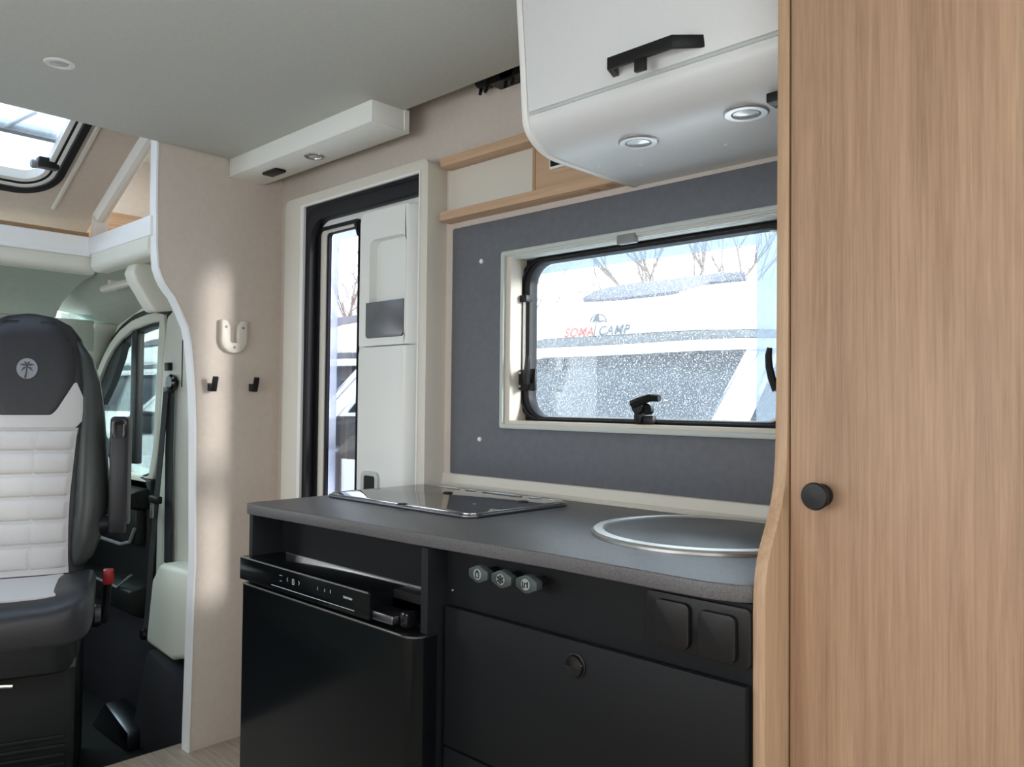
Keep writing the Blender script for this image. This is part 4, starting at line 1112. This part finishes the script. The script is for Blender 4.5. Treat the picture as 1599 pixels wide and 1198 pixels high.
pl.append(prismg([(-0.002, ez + 0.006), (0.002, ez + 0.006), (0.0, ez - 0.012), (-0.002, ez - 0.032), (-0.009, ez - 0.031), (-0.004, ez - 0.010)], 'x', ex - 0.001, ex))
ob('palm_emblem', join(*pl), 'seat_leather', hd_, smooth=False)


# side bolsters
for s in (-1, 1):
    BZ = [0.565, 0.60, 0.68, 0.78, 0.88, 0.98, 1.08, 1.18, 1.26, 1.32]
    BR = [0.018, 0.040, 0.056, 0.060, 0.058, 0.050, 0.042, 0.034, 0.024, 0.010]
    BY = [0.185, 0.196, 0.212, 0.222, 0.222, 0.220, 0.218, 0.210, 0.192, 0.162]
    v_, f_ = [], []
    for z, r_, y in zip(BZ, BR, BY):
        for k in range(16):
            a = 2 * PI * k / 16
            v_.append((back_x(z) + 0.030 + r_ * 1.0 * math.cos(a) * (1.15 if z < 1.0 else 0.9), s * (y + r_ * math.sin(a)), z))
    for i in range(len(BZ) - 1):
        for k in range(16):
            j = (k + 1) % 16
            f_.append((i * 16 + k, i * 16 + j, (i + 1) * 16 + j, (i + 1) * 16 + k))
    f_ += [tuple(range(16)), tuple((len(BZ) - 1) * 16 + k for k in range(16))]
    ob('side_bolster', (v_, f_), 'seat_bolster', seat, angle=80)


# cushion
def sup(nu, nv, c, r, e1=0.45, e2=0.35):
    v, f = [], []
    pw = lambda q, e: math.copysign(abs(q) ** e, q)
    for i in range(nv + 1):
        b = -PI / 2 + PI * i / nv
        for k in range(nu):
            a = 2 * PI * k / nu
            v.append((c[0] + r[0] * pw(math.cos(b), e1) * pw(math.cos(a), e2), c[1] + r[1] * pw(math.cos(b), e1) * pw(math.sin(a), e2), c[2] + r[2] * pw(math.sin(b), e1)))
    for i in range(nv):
        for k in range(nu):
            j = (k + 1) % nu
            f.append((i * nu + k, i * nu + j, (i + 1) * nu + j, (i + 1) * nu + k))
    return v, f


def bend(g):   # side wings of the cushion raised
    return [(x, y, z + (0.028 * (abs(y) / 0.25) ** 3 * 1.6 if z > 0.45 else 0) - 0.03 * max(0, (x - 0.33) / 0.15)) for x, y, z in g[0]], g[1]


ob('cushion', bend(sup(40, 20, (0.19, 0, 0.475), (0.225, 0.25, 0.068))), 'seat_leather', seat, angle=80, weld=True)
ob('cushion_fabric', gridg(24, 20, lambda s, t: (0.0 + 0.34 * t, -0.14 + 0.28 * s, 0.5400 + 0.006 * max(0, math.sin(PI * s)) ** 0.4 + 0.045 * (abs(-0.14 + 0.28 * s) / 0.25) ** 3 - 0.03 * max(0, (0.34 * t - 0.33) / 0.15)), thick=(0, 0, -0.01)), 'seat_fabric', seat, angle=60)
ob('cushion_underside', sup(24, 10, (0.20, 0, 0.385), (0.21, 0.20, 0.06), 0.3, 0.3), 'door_card', seat, weld=True)
ob('swivel_plate', boxg(-0.20, 0.24, -0.19, 0.20, 0.30, 0.33), 'dark_steel', seat, bevel=0.006)
ob('lever', tubeg([(0.22, -0.16, 0.315), (0.34, -0.10, 0.31), (0.36, 0.03, 0.305)], 0.006), 'steel', seat)
ped = ob('pedestal', boxg(-0.22, 0.19, -0.21, 0.20, -0.12, 0.30), 'door_card', seat, bevel=0.02)
for k in range(5):
    ob('pedestal_rib', boxg(0.188, 0.196, -0.18, 0.17, -0.04 + k * 0.028, -0.026 + k * 0.028), 'door_card', ped, bevel=0.002)
ob('rail', boxg(-0.20, 0.26, 0.165, 0.195, 0.325, 0.35), 'dark_steel', seat, bevel=0.004)
# folded-up armrest on the door side
ar = ob('armrest', gridg(10, 4, lambda s, t: (0, 0, 0)) if False else prismg([(-0.035, 0.675), (0.030, 0.665), (0.045, 0.72), (0.026, 1.03), (0.014, 1.062), (-0.020, 1.066), (-0.034, 1.04)], 'y', 0.282, 0.345), 'seat_leather', seat, bevel=0.014, seg=3)
ob('armrest_shell', prismg([(-0.045, 0.70), (-0.02, 0.69), (-0.018, 1.05), (-0.03, 1.066), (-0.048, 1.05)], 'y', 0.30, 0.358), 'grey_clip', ar, bevel=0.008)
ob('armrest_pad', ringg(rrect(0.288, 0.339, 0.995, 1.055, 0.012), rrect(0.301, 0.326, 0.995, 1.042, 0.005), 'x', 0.016, 0.036), 'black_gloss', ar, bevel=0.002)
ob('armrest_pivot', latheg([(0.03, -0.05), (0.034, 0.0), (0.03, 0.03)], (0.0, 0.26, 0.70), 'y', 20), 'black_plastic', seat)
bk = ob('buckle_stalk', tubeg([(-0.05, 0.27, 0.36), (-0.03, 0.28, 0.44), (-0.02, 0.285, 0.50)], 0.016), 'black_plastic', seat)
ob('buckle', boxg(-0.035, 0.005, 0.268, 0.305, 0.495, 0.545), 'red_plastic', bk, bevel=0.006)
ob('recline_knob', latheg([(0.036, 0), (0.04, 0.01), (0.034, 0.03)], (-0.02, 0.235, 0.39), 'y', 20), 'dark_steel', seat)
seat.location = (-2.93, 0.785, 0.0)
seat.rotation_euler = (0, 0, math.radians(-21))
seat.scale = (1.0, 0.89, 1.0)

# ================================================================ OUTSIDE
GZ = -0.78
struct(ob('ground', boxg(-70, 60, -60, 90, GZ - 0.2, GZ), 'snow'))


def motorhome(label, logo):
    r = thing('motorhome', label, 'motorhome', (0, 0, 0))
    HWD = 1.12
    fp = [(0.02, 1.536), (0.0, 1.56), (0.01, 1.62), (0.05, 1.69), (0.14, 1.755), (0.32, 1.81), (0.60, 1.87), (1.0, 1.94), (1.6, 2.02), (2.4, 2.08)]
    fp = [(y, z - GZ) for y, z in fp]

    def pt(s, q, o=0.0):
        u = 2 * s - 1
        y, z = q
        rise = min(1, max(0, (z - (1.536 - GZ)) / 0.45))
        return (HWD * u * (1 - 0.03 * abs(u) ** 4), y + 0.42 * abs(u) ** 5 * (1 - 0.3 * rise) - o * 0.7, z - (0.16 * abs(u) ** 6) * rise + o)

    def prof_at(t):
        x = t * (len(fp) - 1); i = min(int(x), len(fp) - 2); k = x - i
        return (fp[i][0] + (fp[i + 1][0] - fp[i][0]) * k, fp[i][1] + (fp[i + 1][1] - fp[i][1]) * k)
    ob('cab_hood', gridg(40, 27, lambda s, t: pt(s, prof_at(t))), 'van_white', r, angle=50)

    # dark panoramic roof window, laid on the hood surface
    def on_hood(u_, v_):
        lo_, hi_ = 3.75, 6.4
        best = None
        for k in range(240):
            yy = lo_ + (hi_ - lo_) * k / 239
            q = onY(u_, v_, yy)
            uu = (q.x + 2.895) / HWD
            if abs(uu) > 1: continue
            cur = [pt(0.5 + uu / 2, prof_at(m / 60)) for m in range(61)]
            zz = None
            for A, B in zip(cur, cur[1:]):
                if A[1] <= yy - 3.80 <= B[1]:
                    zz = A[2] + (B[2] - A[2]) * (yy - 3.80 - A[1]) / max(1e-6, B[1] - A[1]); break
            if zz is None: continue
            gap = (q.z - GZ) - zz
            if best is None or gap < best[0]: best = (gap, q, zz, yy)
            if gap <= 0: break
        gap, q, zz, yy = best
        return Vector((q.x + 2.895, yy - 3.80, zz))
    bot = [(912, 472), (960, 470), (1000, 466), (1040, 462), (1062, 458), (1085, 450), (1110, 441), (1140, 434), (1165, 431)]
    top = [(912, 469), (930, 459), (950, 453), (985, 447), (1020, 443), (1060, 438), (1100, 433), (1140, 429), (1165, 428.5)]
    bp_ = [on_hood(*p) for p in bot]
    tp_ = []
    for k, (b_, p_) in enumerate(zip(bp_, top)):
        q_ = onY(*p_, b_.y + 3.80 + 0.30 * math.sin(PI * k / 8) + 0.02)
        tp_.append(Vector((q_.x + 2.895, q_.y - 3.80, q_.z - GZ)))
    ob('roof_window', gridg(8, 4, lambda s, t: bp_[round(s * 8)].lerp(tp_[round(s * 8)], t) + Vector((0, -0.012, 0.016)), thick=(0, 0.06, -0.10)), 'van_roofglass', r, angle=50)
    ob('hood_recess', gridg(40, 3, lambda s, t: (lambda u: (HWD * 0.97 * u, 0.06 + 0.42 * abs(u) ** 5 + 0.02 * t, 1.536 - GZ - (0.062 - 0.035 * abs(u) ** 2) * t))(2 * s - 1)), 'van_grey', r)
    ob('roof_lip', gridg(40, 4, lambda s, t: (lambda u: (HWD * 0.95 * u, 0.03 + 0.42 * abs(u) ** 5 - 0.01 * math.sin(PI * t), 1.475 - GZ + 0.02 * abs(u) ** 2 - 0.06 * t))(2 * s - 1)), 'van_white', r)

    def wsf(s, t):
        u = 2 * s - 1
        hw_ = 0.875 - 0.0 * t
        return (hw_ * u, 0.05 - 0.47 * t + 0.16 * abs(u) ** 2.5, 1.415 - GZ - 0.43 * t)
    ob('windscreen', gridg(24, 8, wsf, thick=(0, 0.006, 0)), 'van_glass', r)
    for s in (-1, 1):
        ob('windscreen_pillar', gridg(6, 10, lambda a, t, s=s: (s * (0.865 + 0.10 * a), 0.05 - 0.47 * t + 0.16 + 0.16 * a, 1.43 - GZ - 0.45 * t + 0.01 * math.sin(PI * a))), 'van_white', r)
        ob('pillar_seam', tubeg([(s * 0.925, 0.05 + 0.22 - 0.47 * t - 0.012, 1.43 - GZ - 0.45 * t + 0.012) for t in (0.0, 0.3, 0.6, 0.9, 1.0)], 0.006), 'van_grey', r)
        dd = ob('cab_door', boxg(s * 0.93 if s < 0 else 0.93, -0.99 if s < 0 else 0.99, 0.30, 1.15, 0.35, 1.02 - GZ), 'van_white', r, bevel=0.03)
        ob('side_window', prismg([(0.02, 1.03 - GZ), (0.36, 1.38 - GZ), (1.08, 1.40 - GZ), (1.10, 1.03 - GZ)], 'x', s * 0.95 - 0.01, s * 0.95 + 0.01), 'van_glass', dd)
        ob('window_surround', ringg([(-0.06, 1.0 - GZ), (0.33, 1.42 - GZ), (1.13, 1.44 - GZ), (1.15, 1.0 - GZ)], [(0.02, 1.03 - GZ), (0.36, 1.38 - GZ), (1.08, 1.40 - GZ), (1.10, 1.03 - GZ)], 'x', s * 0.955 - 0.02, s * 0.955 + 0.02), 'van_white', dd, bevel=0.006)
        mi = ob('mirror', boxg(s * 1.18 - 0.10, s * 1.18 + 0.10, 0.10, 0.22, 0.92 - GZ, 1.22 - GZ), 'van_white', r, bevel=0.035, seg=3)
        ob('mirror_arm', tubeg([(s * 0.95, 0.2, 0.97 - GZ), (s * 1.1, 0.17, 0.98 - GZ)], 0.03), 'van_black', mi)
        hl2 = ob('headlamp', prismg([(s * 0.55, 1.15), (s * 0.92, 1.40), (s * 0.95, 1.10), (s * 0.62, 0.98)], 'y', -0.90, -0.80), 'lamp_lens', r, bevel=0.02)
        ml = pt(0.5 + s * 0.37, prof_at(0.7 / 9 * 1.0), 0.0)
        ob('marker_lamp', boxg(ml[0] - 0.09, ml[0] + 0.09, ml[1] - 0.02, ml[1] + 0.03, ml[2] - 0.02, ml[2] + 0.025), 'lamp_lens', r, bevel=0.012)
        for yy in (0.05, 4.2):
            wh = ob('wheel', latheg([(0.20, -0.10), (0.31, -0.11), (0.335, -0.07), (0.335, 0.07), (0.31, 0.11), (0.20, 0.10)], (s * 0.90, yy, 0.335), 'x', 28), 'tyre', r)
            ob('hubcap', latheg([(0.20, -0.09), (0.16, -0.105 if s < 0 else 0.105), (0.05, -0.11 if s < 0 else 0.11)], (s * 0.90, yy, 0.335), 'x', 20), 'steel', wh)
    ob('bonnet', gridg(20, 10, lambda s, t: (lambda u: (0.93 * u, -0.40 - 0.42 * t ** 0.9 + 0.20 * abs(u) ** 3, 0.985 - GZ - 0.42 * t ** 2.0))(2 * s - 1)), 'van_white', r)
    ob('front_panel', prismg([(-0.70, 0.30), (-0.88, 0.45), (-0.90, 0.95), (-0.82, 1.36), (-0.3, 1.50), (0.4, 1.50), (0.4, 0.30)], 'x', -0.93, 0.93), 'van_white', r, bevel=0.05, seg=3)
    ob('grille', boxg(-0.50, 0.50, -0.915, -0.86, 0.62, 0.98), 'van_black', r, bevel=0.02)
    ob('number_plate', boxg(-0.26, 0.26, -0.925, -0.90, 0.46, 0.57), 'white_plastic', r)
    ob('dash_top', boxg(-0.85, 0.85, -0.25, 0.35, 0.93 - GZ, 0.965 - GZ), 'van_black', r)
    for s in (-1, 1):
        ob('front_seat', prismg([(0.62, 0.45 - GZ), (0.70, 1.20 - GZ), (0.82, 1.22 - GZ), (0.84, 0.45 - GZ)], 'x', s * 0.42 - 0.22, s * 0.42 + 0.22), 'van_grey', r, bevel=0.05, seg=3)
    ob('living_body', wallg('y', 1.15, 1.20, [-1.10, 1.10], [0.35, 1.76 - GZ], [(onY(1022, 590, 4.95).x + 2.895, onY(1063, 590, 4.95).x + 2.895, onY(1040, 612, 4.95).z - GZ, onY(1040, 568, 4.95).z - GZ)]), 'van_grey', r, smooth=False)
    for s in (-1, 1):
        ob('side_wall', boxg(s * 1.12 - 0.02, s * 1.12 + 0.02, 0.75, 6.6, 0.35, 1.86 - GZ), 'van_white', r)
    ob('rear_wall', wallg('y', 6.55, 6.6, [-1.12, 1.12], [0.35, 1.95 - GZ], [(-1.0, 1.0, 0.7 - GZ, 1.9 - GZ)]), 'van_white', r, smooth=False)
    ob('roof', gridg(8, 2, lambda s, t: (HWD * (2 * s - 1), 2.3 + 4.3 * t, 2.075 - GZ - 0.16 * abs(2 * s - 1) ** 6)), 'van_white', r)
    ob('body_floor', boxg(-1.1, 1.1, 0.3, 6.6, 0.33, 0.36), 'van_black', r)
    if logo:
        def M_at(x0, z0):
            return lambda g: g
        for s_txt, x_c, m_ in (('SOMA', -0.132, 'logo_red'), ('CAMP', 0.128, 'logo_dark')):
            text('lettering', s_txt, 0.077, basis((x_c, -0.012, 1.535 - GZ), (1, 0, 0), (0, 0.08, 0.997), (0, -1, 0.08)), m_, r, shear=0.25, bold=0.0016, depth=0.0008)
        um = []
        zc_, xc_ = 1.617 - GZ, 0.02
        R_ = 0.062
        arc = [(xc_ + R_ * math.cos(a), zc_ + 0.75 * R_ * math.sin(a)) for a in [PI * k / 12 for k in range(13)]]
        arc_i = [(xc_ + (R_ - 0.007) * math.cos(a), zc_ + 0.75 * (R_ - 0.009) * math.sin(a)) for a in [PI * k / 12 for k in range(13)]]
        for i in range(12):
            um.append(prismg([arc[i], arc[i + 1], arc_i[i + 1], arc_i[i]], 'y', -0.0150, -0.010))
        um.append(prismg([(xc_ - 0.042, zc_ - 0.004), (xc_ - 0.03, zc_ + 0.028), (xc_ + 0.004, zc_ + 0.046), (xc_ + 0.012, zc_ - 0.006), (xc_ - 0.014, zc_ + 0.002)], 'y', -0.0150, -0.010))
        um.append(prismg([(xc_ + 0.012, zc_ - 0.006), (xc_ + 0.036, zc_ - 0.001), (xc_ + 0.062, zc_ - 0.008), (xc_ + 0.058, zc_ + 0.002), (xc_ + 0.036, zc_ + 0.006), (xc_ + 0.012, zc_ + 0.002)], 'y', -0.0150, -0.010))
        um.append(prismg([(xc_ - 0.016, zc_), (xc_ - 0.011, zc_), (xc_ - 0.030, zc_ - 0.085), (xc_ - 0.035, zc_ - 0.085)], 'y', -0.0150, -0.010))
        ob('umbrella_logo', join(*um), 'logo_dark', r, smooth=False)
    return r


for lab, lg, xx in (('white motorhome with red and grey lettering and an umbrella logo on its hood', True, -2.895), ('plain white motorhome parked beyond the entrance door glass', False, -6.45), ('plain white motorhome parked beyond the passenger cab window', False, -10.0)):
    m_ = motorhome(lab, lg)
    m_.location = (xx, 3.80, GZ)

# fence and bare trees
fn_ = thing('fence', 'dark wooden board fence far behind the parked motorhomes', 'fence', (-14, 16, GZ))
bm_box = boxg(-0.11, 0.11, -0.02, 0.02, 0, 2.3)
first = None
for k in range(90):
    x = -34 + k * 0.5
    if first is None:
        first = ob('board', boxg(x - 0.23, x + 0.23, 15.98, 16.02, GZ, GZ + 2.5), 'fence', fn_)
        fl0 = first.location.copy()
    else:
        c = first.copy(); C.objects.link(c); c.parent = fn_; c.location = fl0 + Vector((k * 0.5, 0, random.uniform(-0.05, 0.05)))


def tree(x, y, h, label, seed):
    rnd = random.Random(seed)
    t = thing('bare_tree', label, 'tree', (x, y, GZ), 'bare trees behind the motorhomes')
    geo = []
    base = Vector((x, y, GZ))
    ob('trunk', tubeg([base, base + Vector((0.03, 0, h * 0.25)), base + Vector((-0.05, 0.05, h * 0.5))], [0.16, 0.12, 0.09], 8), 'bark', t)

    def br(p, d, ln, r, lev):
        q = [p]
        for k in range(3):
            d = (d + Vector((rnd.uniform(-.18, .18), rnd.uniform(-.18, .18), rnd.uniform(-.05, .16)))).normalized()
            q.append(q[-1] + d * ln / 3)
        geo.append(tubeg(q, [r, r * 0.8, r * 0.6, r * 0.4], 5))
        if lev > 0:
            for k in range(4 if lev > 1 else 3):
                pp = q[rnd.choice((1, 2, 3))]
                dd = (d + Vector((rnd.uniform(-.9, .9), rnd.uniform(-.9, .9), rnd.uniform(-.1, .7)))).normalized()
                br(pp, dd, ln * rnd.uniform(0.5, 0.75), r * 0.5, lev - 1)
    for k in range(7):
        a = rnd.uniform(0, 2 * PI)
        z = h * rnd.uniform(0.2, 0.5)
        br(base + Vector((0, 0, z)), Vector((math.cos(a) * 0.7, math.sin(a) * 0.7, 1)).normalized(), h * 0.35, 0.05, 3)
    ob('branches', join(*geo), 'bark', t)


for k, (sl_, y, h, lab) in enumerate(((-0.62, 12.5, 6.5, 'bare leafless tree rising behind the roof of the lettered motorhome'), (-0.95, 14.0, 5.0, 'smaller bare tree behind the curved hood corner of the lettered motorhome'), (-1.47, 13.0, 7.0, 'bare tree seen through the top of the entrance door glass'))):
    tree(sl_ * y, y, h, lab, 11 + k)
